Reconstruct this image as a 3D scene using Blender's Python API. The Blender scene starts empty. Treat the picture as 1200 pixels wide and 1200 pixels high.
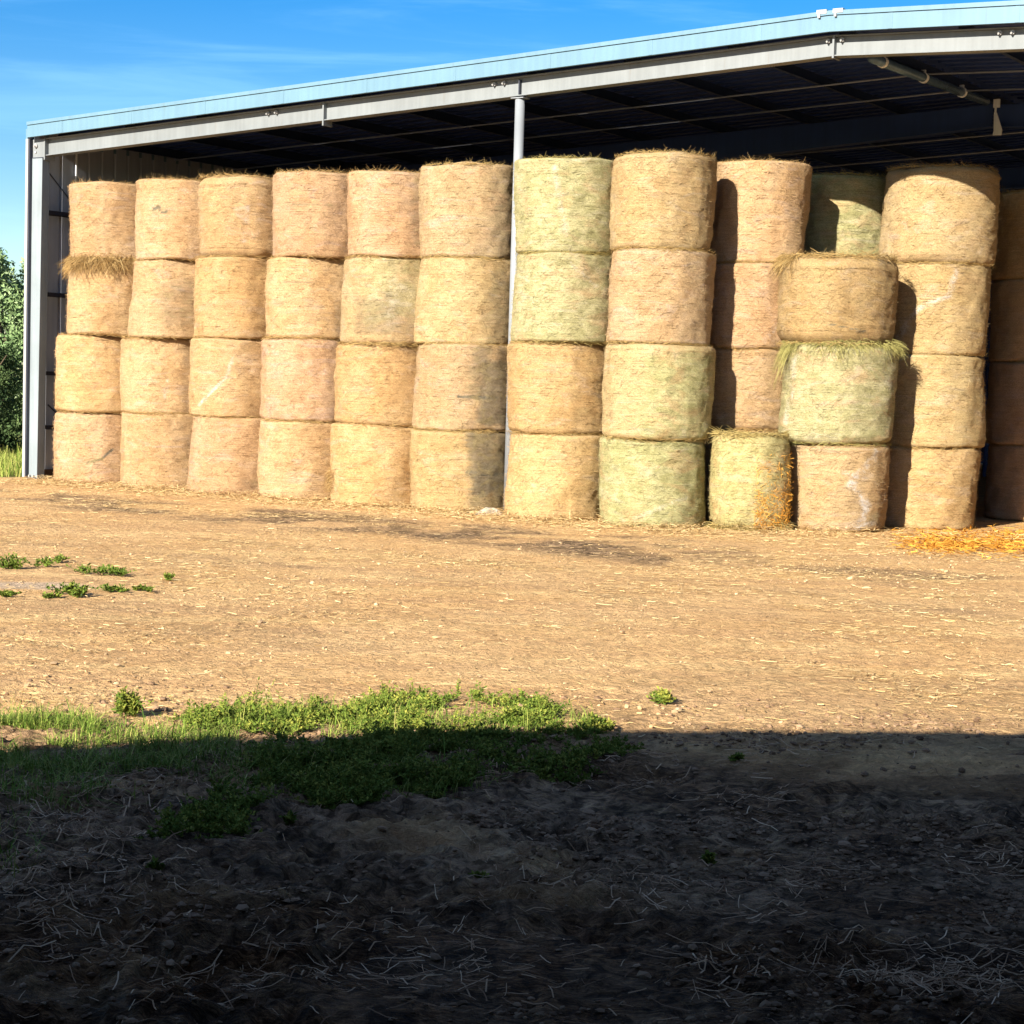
import bpy, math, random
import numpy as np
from mathutils import Matrix, Vector

# ------------------------------------------------------------------ basics
rng = np.random.default_rng(7)
random.seed(7)
S = bpy.context.scene
COL = S.collection
RAD = math.radians

# the camera measured from the photograph (used to place it, and to find where things stand on the ground)
FPX, HOR, ROLL, EYE = 2163.0, 448.0, RAD(1.7), 1.8
PITCH = math.atan((600 - HOR) * math.cos(ROLL) / FPX)
F_ = np.array([0, math.cos(PITCH), -math.sin(PITCH)])
U0 = np.array([0, math.sin(PITCH), math.cos(PITCH)])
R_ = math.cos(ROLL) * np.array([1., 0, 0]) + math.sin(ROLL) * U0
U_ = -math.sin(ROLL) * np.array([1., 0, 0]) + math.cos(ROLL) * U0
CAMP = np.array([0, 0, EYE])

def ground_at(x, y, z=0.0):
    d = F_ * FPX + R_ * (x - 600) + U_ * (600 - y)
    return CAMP + d * (z - EYE) / d[2]

def to_px(P):
    d = P - CAMP
    k = d @ F_
    return 600 + FPX * (d @ R_) / k, 600 - FPX * (d @ U_) / k

SUN_AZ, SUN_EL = RAD(32.0), RAD(24.3)       # azimuth the light travels towards (right of +Y), elevation

# barn frame: A0 is the foot of the left front corner, V runs along the open front, N into the barn
A0 = np.array([-7.995, 30.237, 0.0])
V = np.array([0.8379, -0.54582, 0.0])
N = np.array([0.54582, 0.8379, 0.0])
BARN_ROT = math.atan2(V[1], V[0])

# ------------------------------------------------------------------ numpy noise
def _hash(ix, iy, iz, seed):
    h = (ix.astype(np.int64) * 374761393 + iy.astype(np.int64) * 668265263 + iz.astype(np.int64) * 2147483647 + seed * 974634777) & 0xFFFFFFFF
    h = ((h ^ (h >> 13)) * 1274126177) & 0xFFFFFFFF
    h = ((h ^ (h >> 16)) * 2246822519) & 0xFFFFFFFF
    return ((h ^ (h >> 15)) & 0xFFFF) / 65535.0

def noise3(x, y, z, seed=0):
    x, y, z = np.broadcast_arrays(np.asarray(x, float), np.asarray(y, float), np.asarray(z, float))
    ix, iy, iz = np.floor(x), np.floor(y), np.floor(z)
    fx, fy, fz = x - ix, y - iy, z - iz
    ux, uy, uz = [f * f * (3 - 2 * f) for f in (fx, fy, fz)]
    r = 0
    for dx in (0, 1):
        for dy in (0, 1):
            for dz in (0, 1):
                w = (ux if dx else 1 - ux) * (uy if dy else 1 - uy) * (uz if dz else 1 - uz)
                r = r + w * _hash(ix + dx, iy + dy, iz + dz, seed)
    return r

def noise2(x, y, seed=0):
    x = np.asarray(x, float); y = np.asarray(y, float)
    ix, iy = np.floor(x), np.floor(y)
    fx, fy = x - ix, y - iy
    ux, uy = fx * fx * (3 - 2 * fx), fy * fy * (3 - 2 * fy)
    z = np.zeros_like(ix)
    a = _hash(ix, iy, z, seed); b = _hash(ix + 1, iy, z, seed); c = _hash(ix, iy + 1, z, seed); d = _hash(ix + 1, iy + 1, z, seed)
    return a + (b - a) * ux + (c - a) * uy + (a - b - c + d) * ux * uy

def fbm2(x, y, seed=0, octs=4):
    r, amp, f, t = 0, 1.0, 1.0, 0
    for o in range(octs):
        r = r + amp * noise2(x * f + 17.3 * o, y * f - 9.1 * o, seed + o); t += amp; amp *= .5; f *= 2.03
    return r / t

def sstep(a, b, x):
    t = np.clip((x - a) / (b - a), 0, 1)
    return t * t * (3 - 2 * t)

# ------------------------------------------------------------------ mesh helpers
def mesh_from(name, verts, faces, mats, attrs=None, mat_idx=None, smooth=False):
    """verts (n,3); faces: list of arrays (m,k)"""
    me = bpy.data.meshes.new(name)
    verts = np.asarray(verts, np.float32)
    me.vertices.add(len(verts)); me.vertices.foreach_set('co', verts.ravel())
    loops = np.concatenate([np.asarray(f, np.int32).ravel() for f in faces if len(f)])
    tot = np.concatenate([np.full(len(f), np.asarray(f).shape[1], np.int32) for f in faces if len(f)])
    start = np.concatenate([[0], np.cumsum(tot)[:-1]]).astype(np.int32)
    me.loops.add(len(loops)); me.loops.foreach_set('vertex_index', loops)
    me.polygons.add(len(tot)); me.polygons.foreach_set('loop_start', start); me.polygons.foreach_set('loop_total', tot)
    if mat_idx is not None:
        me.polygons.foreach_set('material_index', np.asarray(mat_idx, np.int32))
    sm = np.full(len(tot), bool(smooth)) if not isinstance(smooth, np.ndarray) else smooth
    me.polygons.foreach_set('use_smooth', sm)
    for m in mats: me.materials.append(m)
    for k, a in (attrs or {}).items():
        at = me.attributes.new(k, 'FLOAT', 'POINT'); at.data.foreach_set('value', np.asarray(a, np.float32))
    me.update(calc_edges=True)
    me.validate()
    return me

def link(name, me, parent=None, loc=None):
    o = bpy.data.objects.new(name, me); COL.objects.link(o)
    if parent is not None: o.parent = parent
    if loc is not None: o.location = loc
    return o

def tag(o, label=None, cat=None, group=None, kind=None):
    if label: o['label'] = label
    if cat: o['category'] = cat
    if group: o['group'] = group
    if kind: o['kind'] = kind
    return o

def empty(name, loc, rz=0):
    o = bpy.data.objects.new(name, None); COL.objects.link(o); o.location = loc; o.rotation_euler = (0, 0, rz)
    o.empty_display_size = .2
    return o

class MB:
    """collects simple solids, builds one mesh object"""
    def __init__(self): self.v = []; self.q = []; self.t = []; self.n = 0
    def add(self, vs, quads=(), tris=()):
        self.v += [tuple(p) for p in vs]
        self.q += [tuple(i + self.n for i in f) for f in quads]
        self.t += [tuple(i + self.n for i in f) for f in tris]
        self.n += len(vs)
    def hexa(self, p):   # p: 8 points, bottom 4 ccw then top 4
        self.add(p, [(3, 2, 1, 0), (4, 5, 6, 7), (0, 1, 5, 4), (1, 2, 6, 5), (2, 3, 7, 6), (3, 0, 4, 7)])
    def box(self, x0, x1, y0, y1, z0, z1):
        self.hexa([(x0, y0, z0), (x1, y0, z0), (x1, y1, z0), (x0, y1, z0), (x0, y0, z1), (x1, y0, z1), (x1, y1, z1), (x0, y1, z1)])
    def slope(self, s0, s1, n0, n1, zb, zt):   # box whose top and bottom follow functions of s
        self.hexa([(s0, n0, zb(s0)), (s1, n0, zb(s1)), (s1, n1, zb(s1)), (s0, n1, zb(s0)), (s0, n0, zt(s0)), (s1, n0, zt(s1)), (s1, n1, zt(s1)), (s0, n1, zt(s0))])
    def tube(self, pts, r, seg=12, caps=True):
        pts = [Vector(p) for p in pts]; rs = r if isinstance(r, (list, tuple)) else [r] * len(pts)
        base = self.n; vs = []
        for i, p in enumerate(pts):
            d = (pts[min(i + 1, len(pts) - 1)] - pts[max(i - 1, 0)]).normalized()
            a = d.orthogonal().normalized() if abs(d.z) > .9 else d.cross(Vector((0, 0, 1))).normalized()
            b = d.cross(a).normalized()
            for k in range(seg):
                t = 2 * math.pi * k / seg
                vs.append(p + a * math.cos(t) * rs[i] + b * math.sin(t) * rs[i])
        qs = []
        for i in range(len(pts) - 1):
            for k in range(seg):
                k2 = (k + 1) % seg
                qs.append((i * seg + k, i * seg + k2, (i + 1) * seg + k2, (i + 1) * seg + k))
        ts = []
        if caps:
            c0 = len(vs); vs.append(pts[0]); c1 = len(vs); vs.append(pts[-1])
            for k in range(seg):
                k2 = (k + 1) % seg
                ts.append((c0, k2, k)); ts.append((c1, (len(pts) - 1) * seg + k, (len(pts) - 1) * seg + k2))
        self.add(vs, qs, ts)
    def build(self, name, mat, parent=None, loc=None, smooth=False, bevel=0):
        fs = []
        if self.q: fs.append(np.array(self.q))
        if self.t: fs.append(np.array(self.t))
        me = mesh_from(name, np.array(self.v, float), fs, [mat], smooth=smooth)
        o = link(name, me, parent, loc)
        if bevel:
            m = o.modifiers.new('bevel', 'BEVEL'); m.width = bevel; m.segments = 2; m.limit_method = 'ANGLE'; m.angle_limit = RAD(40)
        return o

def strips(C, W, taper=True):
    """C (n,k,3) centre lines, W (n,3) half width vectors -> verts, quads"""
    n, k, _ = C.shape
    f = np.ones(k)
    if taper: f = np.linspace(1, .35, k)
    A = C - W[:, None, :] * f[None, :, None]; B = C + W[:, None, :] * f[None, :, None]
    vs = np.stack([A, B], 2).reshape(n * k * 2, 3)
    base = (np.arange(n) * k * 2)[:, None]
    j = np.arange(k - 1)[None, :] * 2
    q = np.stack([base + j, base + j + 1, base + j + 3, base + j + 2], -1).reshape(-1, 4)
    return vs, q

def unit(a): return a / np.maximum(np.linalg.norm(a, axis=-1, keepdims=True), 1e-9)

# ------------------------------------------------------------------ materials
class NT:
    def __init__(self, name, rough=.8, spec=.3):
        self.m = bpy.data.materials.new(name); self.m.use_nodes = True
        self.nt = self.m.node_tree; self.b = self.nt.nodes['Principled BSDF']
        self.b.inputs['Roughness'].default_value = rough
        self.b.inputs['Specular IOR Level'].default_value = spec
    def n(self, t, **kw):
        nd = self.nt.nodes.new(t)
        for k, v in kw.items():
            if k.startswith('_'): setattr(nd, k[1:], v)
            else: self.put(nd.inputs[k.replace('__', ' ')], v)
        return nd
    def put(self, sock, v):
        if hasattr(v, 'is_linked') or isinstance(v, bpy.types.NodeSocket): self.nt.links.new(v, sock)
        else: sock.default_value = v
    def obj(self):
        return self.n('ShaderNodeTexCoord').outputs['Object']
    def pos(self): return self.n('ShaderNodeNewGeometry').outputs['Position']
    def attr(self, name, typ='GEOMETRY'):
        nd = self.nt.nodes.new('ShaderNodeAttribute'); nd.attribute_name = name; nd.attribute_type = typ
        return nd.outputs['Fac']
    def vscale(self, v, s, off=None):
        nd = self.nt.nodes.new('ShaderNodeMapping'); nd.vector_type = 'POINT'
        self.put(nd.inputs['Vector'], v); nd.inputs['Scale'].default_value = s
        if off is not None: self.put(nd.inputs['Location'], off)
        return nd.outputs[0]
    def noise(self, v, scale, detail=4, rough=.55, dist=0):
        nd = self.nt.nodes.new('ShaderNodeTexNoise'); self.put(nd.inputs['Vector'], v)
        nd.inputs['Scale'].default_value = scale; nd.inputs['Detail'].default_value = detail
        nd.inputs['Roughness'].default_value = rough; nd.inputs['Distortion'].default_value = dist
        return nd.outputs['Fac']
    def ramp(self, f, stops):
        nd = self.nt.nodes.new('ShaderNodeValToRGB'); self.put(nd.inputs[0], f)
        e = nd.color_ramp.elements
        while len(e) < len(stops): e.new(.5)
        for i, (p, c) in enumerate(stops):
            e[i].position = p; e[i].color = (*c, 1) if len(c) == 3 else c
        return nd.outputs[0]
    def rng(self, f, a, b, c=0., d=1.):
        nd = self.nt.nodes.new('ShaderNodeMapRange'); nd.interpolation_type = 'SMOOTHSTEP'
        self.put(nd.inputs[0], f)
        for i, x in enumerate((a, b, c, d)): self.put(nd.inputs[i + 1], x)
        return nd.outputs[0]
    def mix(self, f, a, b, blend='MIX'):
        nd = self.nt.nodes.new('ShaderNodeMix'); nd.data_type = 'RGBA'; nd.blend_type = blend
        self.put(nd.inputs[0], f)
        for i, c in ((6, a), (7, b)):
            if isinstance(c, tuple): c = (*c, 1) if len(c) == 3 else c
            self.put(nd.inputs[i], c)
        return nd.outputs[2]
    def math(self, op, a, b=0., clamp=False):
        nd = self.nt.nodes.new('ShaderNodeMath'); nd.operation = op; nd.use_clamp = clamp
        self.put(nd.inputs[0], a); self.put(nd.inputs[1], b)
        return nd.outputs[0]
    def comb(self, x, y, z):
        nd = self.nt.nodes.new('ShaderNodeCombineXYZ')
        for i, q in enumerate((x, y, z)): self.put(nd.inputs[i], q)
        return nd.outputs[0]
    def grey(self, v): return self.comb(v, v, v)
    def bump(self, h, strength=.4, dist=.01):
        nd = self.nt.nodes.new('ShaderNodeBump'); self.put(nd.inputs['Height'], h)
        nd.inputs['Strength'].default_value = strength; nd.inputs['Distance'].default_value = dist
        self.nt.links.new(nd.outputs[0], self.b.inputs['Normal'])
    def col(self, c):
        if isinstance(c, tuple): c = (*c, 1)
        self.put(self.b.inputs['Base Color'], c); return self.m

def mat_metal(name, c, rough=.45, var=.12, streak=True, metallic=0.0, spec=.4):
    t = NT(name, rough, spec)
    p = t.pos()
    a = t.noise(p, 1.3, 5)
    f = t.rng(a, .3, .75, 1 - var, 1 + var * .6)
    if streak:
        b = t.noise(t.vscale(p, (14, 14, .7)), 1, 4)
        f = t.math('MULTIPLY', f, t.rng(b, .3, .7, 1 - var * .7, 1.05))
    d = t.noise(p, 24, 3)
    dirt = t.rng(d, .62, .78, 0, .25)
    col = t.mix(1.0, (*c, 1), t.grey(f), 'MULTIPLY')
    col = t.mix(dirt, col, (c[0] * .6, c[1] * .55, c[2] * .5))
    ru = t.rng(t.noise(t.vscale(p, (9, 9, .9)), 1, 5, .65), .60, .74, 0, .32)
    col = t.mix(ru, col, (c[0] * .8, c[1] * .62, c[2] * .48))
    t.b.inputs['Metallic'].default_value = metallic
    t.bump(t.noise(p, 3, 3), .06, .02)
    return t.col(col)

M_BEAM = mat_metal('painted_beam_steel', (.165, .18, .19), .5)
M_COLM = mat_metal('painted_column_steel', (.20, .235, .26), .5)
M_POST = mat_metal('white_post_paint', (.22, .238, .262), .45)
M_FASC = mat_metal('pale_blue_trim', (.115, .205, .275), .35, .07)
M_WHITE = mat_metal('white_trim', (.34, .34, .34), .45)
M_WALL = mat_metal('grey_wall_panel', (.36, .385, .45), .5)
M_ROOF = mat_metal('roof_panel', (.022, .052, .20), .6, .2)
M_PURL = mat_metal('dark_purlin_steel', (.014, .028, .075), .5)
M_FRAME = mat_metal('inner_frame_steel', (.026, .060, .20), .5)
M_DARK = mat_metal('dark_girt_steel', (.035, .04, .06), .5)
M_ROD = mat_metal('grey_rod', (.26, .30, .38), .4)
M_BRIGHT = mat_metal('bright_white_paint', (.85, .9, .95), .35)
M_GALV = mat_metal('galvanised_pipe', (.12, .20, .30), .25, .2, metallic=.3)
M_BOLT = mat_metal('bolt_steel', (.34, .34, .34), .4)
M_RUST = mat_metal('rusty_base', (.10, .065, .05), .7, .3)
M_SHED = mat_metal('shed_panel', (.07, .07, .075), .6)

def mat_hay():
    t = NT('hay_bale_side', .85, .12)
    o = t.obj()
    sd = t.attr('seed', 'OBJECT')
    off = t.comb(sd, t.math('MULTIPLY', sd, 1.7), t.math('MULTIPLY', sd, .37))
    def nz(sc, *a): return t.noise(t.vscale(o, sc, off), 1, *a)
    big = nz((2.0, 2.0, 1.6), 3, .55, .4)
    mid = nz((5, 5, 8), 4, .6, .8)
    streak = nz((2.6, 2.6, 60), 4, .6, .15)
    fine = nz((42, 42, 120), 5, .72, .6)
    speck = nz((95, 95, 95), 4, .75, 1.0)
    tint = t.attr('tint', 'OBJECT')
    tone = t.attr('tone')
    stain = t.attr('stain'); net = t.attr('net'); gr = t.attr('green')
    gold = t.mix(t.rng(big, .36, .64), (.350, .221, .108), (.380, .260, .142))
    gold = t.mix(t.rng(mid, .44, .72, 0, .5), gold, (.395, .274, .132))
    pale = t.rng(nz((1.8, 1.8, 6), 5, .65, 1.2), .50, .72, 0, .5)
    gold = t.mix(pale, gold, (.380, .292, .222))
    green = t.mix(t.rng(mid, .35, .7), (.255, .240, .108), (.345, .320, .165))
    green = t.mix(pale, green, (.37, .335, .235))
    gf = t.math('MULTIPLY', t.math('ADD', tint, gr), t.rng(nz((2.4, 2.4, 5), 4, .6, .8), .30, .55, .45, 1.1), True)
    c = t.mix(gf, gold, green)
    hu = t.attr('hue', 'OBJECT')
    c = t.mix(t.rng(hu, .5, 1., 0, .55), c, t.mix(1.0, c, (1.0, .93, 1.12), 'MULTIPLY'))
    c = t.mix(t.rng(hu, .5, 0., 0, .55), c, t.mix(1.0, c, (1.05, .99, .82), 'MULTIPLY'))
    br = t.attr('bright', 'OBJECT')
    f = t.math('MULTIPLY', t.rng(streak, .28, .72, .87, 1.10), t.rng(fine, .28, .72, .68, 1.26))
    f = t.math('MULTIPLY', f, t.rng(speck, .3, .7, .76, 1.20))
    f = t.math('MULTIPLY', f, t.rng(tone, 0, 1, .74, 1.26))
    f = t.math('MULTIPLY', f, br)
    c = t.mix(1.0, c, t.grey(f), 'MULTIPLY')
    # weathered patches, dark flecks, torn net
    rough = t.math('ADD', t.math('MULTIPLY', mid, .7), t.math('MULTIPLY', fine, .5))
    st = t.rng(t.math('ADD', stain, t.math('MULTIPLY', t.math('SUBTRACT', rough, .6), 1.1)), .12, .80, 0, .92)
    st = t.math('MULTIPLY', st, t.rng(stain, .0, .12))
    sc = t.mix(t.rng(mid, .4, .65), (.105, .095, .072), (.185, .148, .078))
    sc = t.mix(1.0, sc, t.grey(t.rng(fine, .3, .7, .55, 1.45)), 'MULTIPLY')
    c = t.mix(st, c, sc)
    fl = t.rng(nz((17, 17, 50), 3, .5, 1.5), .70, .80, 0, .5)
    c = t.mix(fl, c, (.12, .07, .03))
    nf_ = t.math('MULTIPLY', net, t.rng(t.math('ADD', speck, t.math('MULTIPLY', mid, .8)), .82, 1.05))
    c = t.mix(nf_, c, (.43, .40, .37))
    h = t.math('ADD', t.math('MULTIPLY', fine, .7), t.math('ADD', t.math('MULTIPLY', streak, .25), t.math('MULTIPLY', speck, .6)))
    t.bump(h, .8, .016)
    return t.col(c)

def mat_loose(name, c0, c1, c2, tintc=(.34, .35, .10)):
    t = NT(name, .8, .2)
    tone = t.attr('tone')
    c = t.ramp(tone, [(0, c0), (.45, c1), (1, c2)])
    c = t.mix(t.attr('tint', 'OBJECT'), c, tintc)
    t.b.inputs['Specular IOR Level'].default_value = .15
    return t.col(c)

M_HAY = mat_hay()
M_LOOSE = mat_loose('loose_hay', (.16, .09, .030), (.30, .185, .068), (.41, .30, .14), (.25, .24, .08))
M_STRAW = mat_loose('straw_stalks', (.20, .125, .06), (.50, .34, .15), (.74, .58, .32))
M_STRAWB = mat_loose('matted_straw', (.16, .085, .045), (.42, .265, .15), (.72, .52, .33))
M_OSTRAW = mat_loose('orange_straw', (.36, .15, .02), (.58, .26, .035), (.70, .40, .08))
M_GRASS = mat_loose('grass_blades', (.06, .12, .015), (.14, .21, .03), (.42, .38, .12))
M_WEED = mat_loose('weed_leaves', (.045, .085, .012), (.115, .165, .024), (.30, .29, .055))
M_LEAFP = mat_loose('pale_leaves', (.10, .17, .065), (.21, .30, .13), (.36, .44, .26))
M_LEAFD = mat_loose('dark_leaves', (.02, .04, .015), (.05, .085, .03), (.10, .14, .05))

def mat_bark():
    t = NT('bark', .9, .1); p = t.pos()
    return t.col(t.mix(t.noise(t.vscale(p, (20, 20, 4)), 1, 4), (.06, .045, .03), (.16, .12, .08)))
M_BARK = mat_bark()

def mat_cloth():
    t = NT('pale_sack', .7, .2); p = t.pos()
    t.bump(t.noise(p, 30, 4), .5, .02)
    return t.col(t.mix(t.noise(p, 9, 3), (.30, .26, .20), (.40, .36, .30)))
M_CLOTH = mat_cloth()

def mat_stone():
    t = NT('stone', .85, .2)
    tone = t.attr('tone')
    return t.col(t.ramp(tone, [(0, (.26, .18, .11)), (.6, (.44, .30, .16)), (1, (.54, .40, .25))]))
M_STONE = mat_stone()

def mat_ground():
    t = NT('soil', .92, .12)
    p = t.pos()
    straw, damp_and_shade, green, pale = t.attr('straw'), t.attr('damp_and_shade'), t.attr('green'), t.attr('pale')
    big = t.noise(p, .55, 4)
    mid = t.noise(p, 3.2, 5, .6)
    fine = t.noise(p, 26, 6, .7)
    grit = t.noise(p, 110, 4, .7)
    c = t.mix(t.rng(big, .35, .65), (.62, .375, .168), (.70, .455, .225))
    c = t.mix(t.rng(mid, .4, .7, 0, .6), c, (.54, .32, .148))
    nd = t.nt.nodes.new('ShaderNodeMapping'); t.put(nd.inputs['Vector'], p); nd.inputs['Rotation'].default_value = (0, 0, -BARN_ROT + .10); nd.inputs['Scale'].default_value = (.22, 2.4, 1)
    trk = t.noise(nd.outputs[0], 1, 4, .55, .3)
    c = t.mix(t.rng(trk, .44, .66, 0, .55), c, (.47, .285, .15))
    c = t.mix(t.rng(trk, .46, .30, 0, .6), c, (.76, .52, .25))
    c = t.mix(damp_and_shade, c, t.mix(t.rng(mid, .3, .7), (.20, .128, .078), (.31, .205, .125)))  # darker soil: damp bands, plus shade painted into the near yard
    # straw dust bedded in the soil: two crossed, stretched fibre fields
    def fib(rot, s):
        nd = t.nt.nodes.new('ShaderNodeMapping'); t.put(nd.inputs['Vector'], p); nd.inputs['Rotation'].default_value = (0, 0, rot); nd.inputs['Scale'].default_value = s
        return t.noise(nd.outputs[0], 1, 3, .6, .7)
    fb = t.math('MAXIMUM', t.math('MAXIMUM', fib(.3, (16, 120, 1)), fib(1.4, (13, 105, 1))), fib(2.4, (15, 110, 1)))
    sw = t.math('MULTIPLY', straw, t.rng(fb, .56, .68), True)
    c = t.mix(sw, c, t.mix(t.noise(p, 40, 2), (.64, .42, .16), (.80, .57, .27)))
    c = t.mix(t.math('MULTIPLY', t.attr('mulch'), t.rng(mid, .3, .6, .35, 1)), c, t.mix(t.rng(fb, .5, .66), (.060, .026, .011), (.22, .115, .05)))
    c = t.mix(pale, c, (.56, .43, .31))
    c = t.mix(green, c, t.mix(mid, (.10, .13, .03), (.22, .22, .07)))
    clod = t.noise(t.vscale(p, (1, 1, 1)), 11, 5, .65, 1.2)
    clod2 = t.noise(p, 4.2, 4, .6, .8)
    c = t.mix(damp_and_shade, c, t.mix(1.0, c, t.grey(t.math('MULTIPLY', t.rng(clod, .36, .60, .30, 1.25), t.rng(clod2, .36, .60, .55, 1.2))), 'MULTIPLY'))
    f = t.math('MULTIPLY', t.rng(fine, .3, .7, .82, 1.12), t.rng(grit, .3, .7, .84, 1.14))
    f = t.math('MULTIPLY', f, t.rng(t.noise(t.vscale(p, (7, 11, 7)), 1, 5, .7, .8), .34, .66, .80, 1.12))
    c = t.mix(1.0, c, t.grey(f), 'MULTIPLY')
    t.bump(t.math('ADD', t.math('ADD', t.math('MULTIPLY', fine, .6), t.math('MULTIPLY', clod, 2.4)), t.math('ADD', t.math('MULTIPLY', grit, .2), t.math('MULTIPLY', fb, .5))), 1.0, .028)
    return t.col(c)
M_GROUND = mat_ground()

# ------------------------------------------------------------------ ground
def barn_sn(x, y):
    return (x - A0[0]) * V[0] + (y - A0[1]) * V[1], (x - A0[0]) * N[0] + (y - A0[1]) * N[1]

def pxmap(x, y):
    P = np.stack([x, y, np.zeros_like(x)], -1)
    d = P - CAMP; k = np.maximum(d @ F_, .3)
    return 600 + FPX * (d @ R_) / k, 600 - FPX * (d @ U_) / k

# worn, trampled earth in the near yard (its edge is laid along the foreground shadow line)
def trample(x, y):
    e = 9.45 + .3 * (fbm2(x * .8, y * .8, 31) - .5)
    return 1 - sstep(e - .9, e + .6, y - .1 * x)

def ground_h(x, y):
    x = np.asarray(x, float); y = np.asarray(y, float)
    near = np.exp(-np.maximum(0, np.abs(x) - 12) / 10) * np.exp(-np.maximum(0, np.abs(y - 14) - 16) / 10)
    h = .05 * (fbm2(x * .35, y * .35, 3, 3) - .5) + .022 * (fbm2(x * 1.6, y * 1.6, 5, 3) - .5)
    h = h + .016 * (fbm2(x * 6, y * 6, 9, 3) - .5)
    tr = trample(x, y)
    wx = x + .12 * fbm2(x * 3, y * 3, 40, 2); wy = y + .12 * fbm2(x * 3 + 9, y * 3, 41, 2)
    r1 = 1 - np.abs(2 * fbm2(wx * 2.6, wy * 4.0, 12, 3) - 1)
    r2 = 1 - np.abs(2 * fbm2(wx * 8, wy * 11, 14, 3) - 1)
    patch = sstep(.38, .62, fbm2(x * .9, y * .9, 22, 3))
    h = h + tr * ((.05 + .05 * patch) * (r1 - .7) + (.012 + .030 * patch) * (r2 - .7))
    cl = fbm2(wx * 17, wy * 21, 16, 2)
    h = h + (.35 + .65 * tr) * (.006 + .022 * patch) * (sstep(.35, .65, cl) - .5) + .006 * (fbm2(x * 14, y * 14, 18, 2) - .5)
    s, n = barn_sn(x, y)
    foot = sstep(.2, -.5, np.abs(n + .1) - .5) * 0
    flat = sstep(-1.6, -.6, n) * sstep(-1.2, 0, s)           # level floor under the bales
    return h * near * (1 - flat) - flat * .004

def axis(fine0, fine1, df, mid0, mid1, dm, outs):
    a = np.arange(fine0, fine1, df)
    l = np.arange(fine0 - dm, mid0, -dm)[::-1]; r = np.arange(a[-1] + dm, mid1, dm)
    g = np.concatenate([l, a, r])
    lo = g[0] - np.array(outs)[::-1]; hi = g[-1] + np.array(outs)
    return np.concatenate([lo, g, hi])
OUT = [2, 5, 10, 20, 40, 80, 160, 320, 640, 1300, 2600]
gx = axis(-2.9, 3.2, .022, -14, 12, .11, OUT)
gy = axis(4.4, 11.0, .022, -3, 36, .11, OUT)
X, Y = np.meshgrid(gx, gy)
Z = ground_h(X, Y)
ni, nj = X.shape
gv = np.stack([X, Y, Z], -1).reshape(-1, 3)
idx = np.arange(ni * nj).reshape(ni, nj)
gf = np.stack([idx[:-1, :-1], idx[:-1, 1:], idx[1:, 1:], idx[1:, :-1]], -1).reshape(-1, 4)
x, y = gv[:, 0], gv[:, 1]
s_, n_ = barn_sn(x, y)
px, py = pxmap(x, y)
wob = fbm2(x * .45, y * .45, 50, 4)
wob2 = fbm2(x * 1.3, y * 1.3, 53, 4)
damp_and_shade = .85 * sstep(1.6, .5, np.abs(n_ + 2.9 + 1.6 * (wob - .5))) * sstep(.34, .6, wob2) * sstep(16.5, 12.5, s_)
damp_and_shade += .75 * sstep(1.0, .2, np.abs(n_ + 4.6 + 2.0 * (wob - .5) - .05 * s_)) * sstep(.36, .58, fbm2(x * .9, y * .9, 57, 4)) * sstep(8, 13, s_)
damp_and_shade += .18 * sstep(.45, .65, fbm2(x * .6 + 4, y * .8, 59, 4)) * sstep(20, 12, y)
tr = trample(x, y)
shade_zone = sstep(11.2, 7.6, y)
damp_and_shade = np.clip(np.maximum(damp_and_shade, shade_zone * sstep(.30, .55, fbm2(x * .7 + 8, y * .9, 63, 4))), 0, 1)  # shaded foreground also coloured darker in patches, to deepen its shade
straw = .5 + .5 * sstep(.42, .68, fbm2(x * .7, y * 1.1, 61, 4))
straw = np.maximum(straw, sstep(1.2, .3, np.abs(n_ + 1.0)) * .95)
straw *= (1 - .6 * tr)
barn_out = np.clip(sstep(-.05, -.5, s_) * sstep(-.7, .1, n_) + sstep(45, 70, np.hypot(x, y - 14)), 0, 1)
wm = np.zeros_like(x)
pale = sstep(1.0, .55, np.sqrt(((x + 4.35) / 1.15) ** 2 + ((y - 15.25) / .36) ** 2) + .5 * (wob2 - .5)) * .85
grassm = np.clip(barn_out, 0, 1)
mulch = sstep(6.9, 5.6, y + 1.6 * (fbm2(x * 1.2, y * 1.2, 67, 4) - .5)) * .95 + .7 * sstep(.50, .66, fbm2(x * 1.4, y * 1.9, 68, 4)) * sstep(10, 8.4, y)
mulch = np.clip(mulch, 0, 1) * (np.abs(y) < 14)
trk = (np.exp(-((n_ + 6.0 + .35 * np.sin(s_ * .35)) / .16) ** 2) + np.exp(-((n_ + 7.7 + .35 * np.sin(s_ * .35)) / .16) ** 2)) * (s_ > -6) * (s_ < 24)
damp_and_shade = np.clip(damp_and_shade + .30 * trk * sstep(.3, .6, wob2), 0, 1)
straw *= (1 - grassm) * (1 - .8 * pale)
ground = link('ground', mesh_from('ground', gv, [gf], [M_GROUND], {'straw': straw, 'damp_and_shade': damp_and_shade * (1 - pale), 'green': grassm, 'pale': pale, 'mulch': mulch}, smooth=True))
tag(ground, 'tan farmyard earth with straw litter, reaching to the horizon', 'ground', kind='structure')

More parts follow.
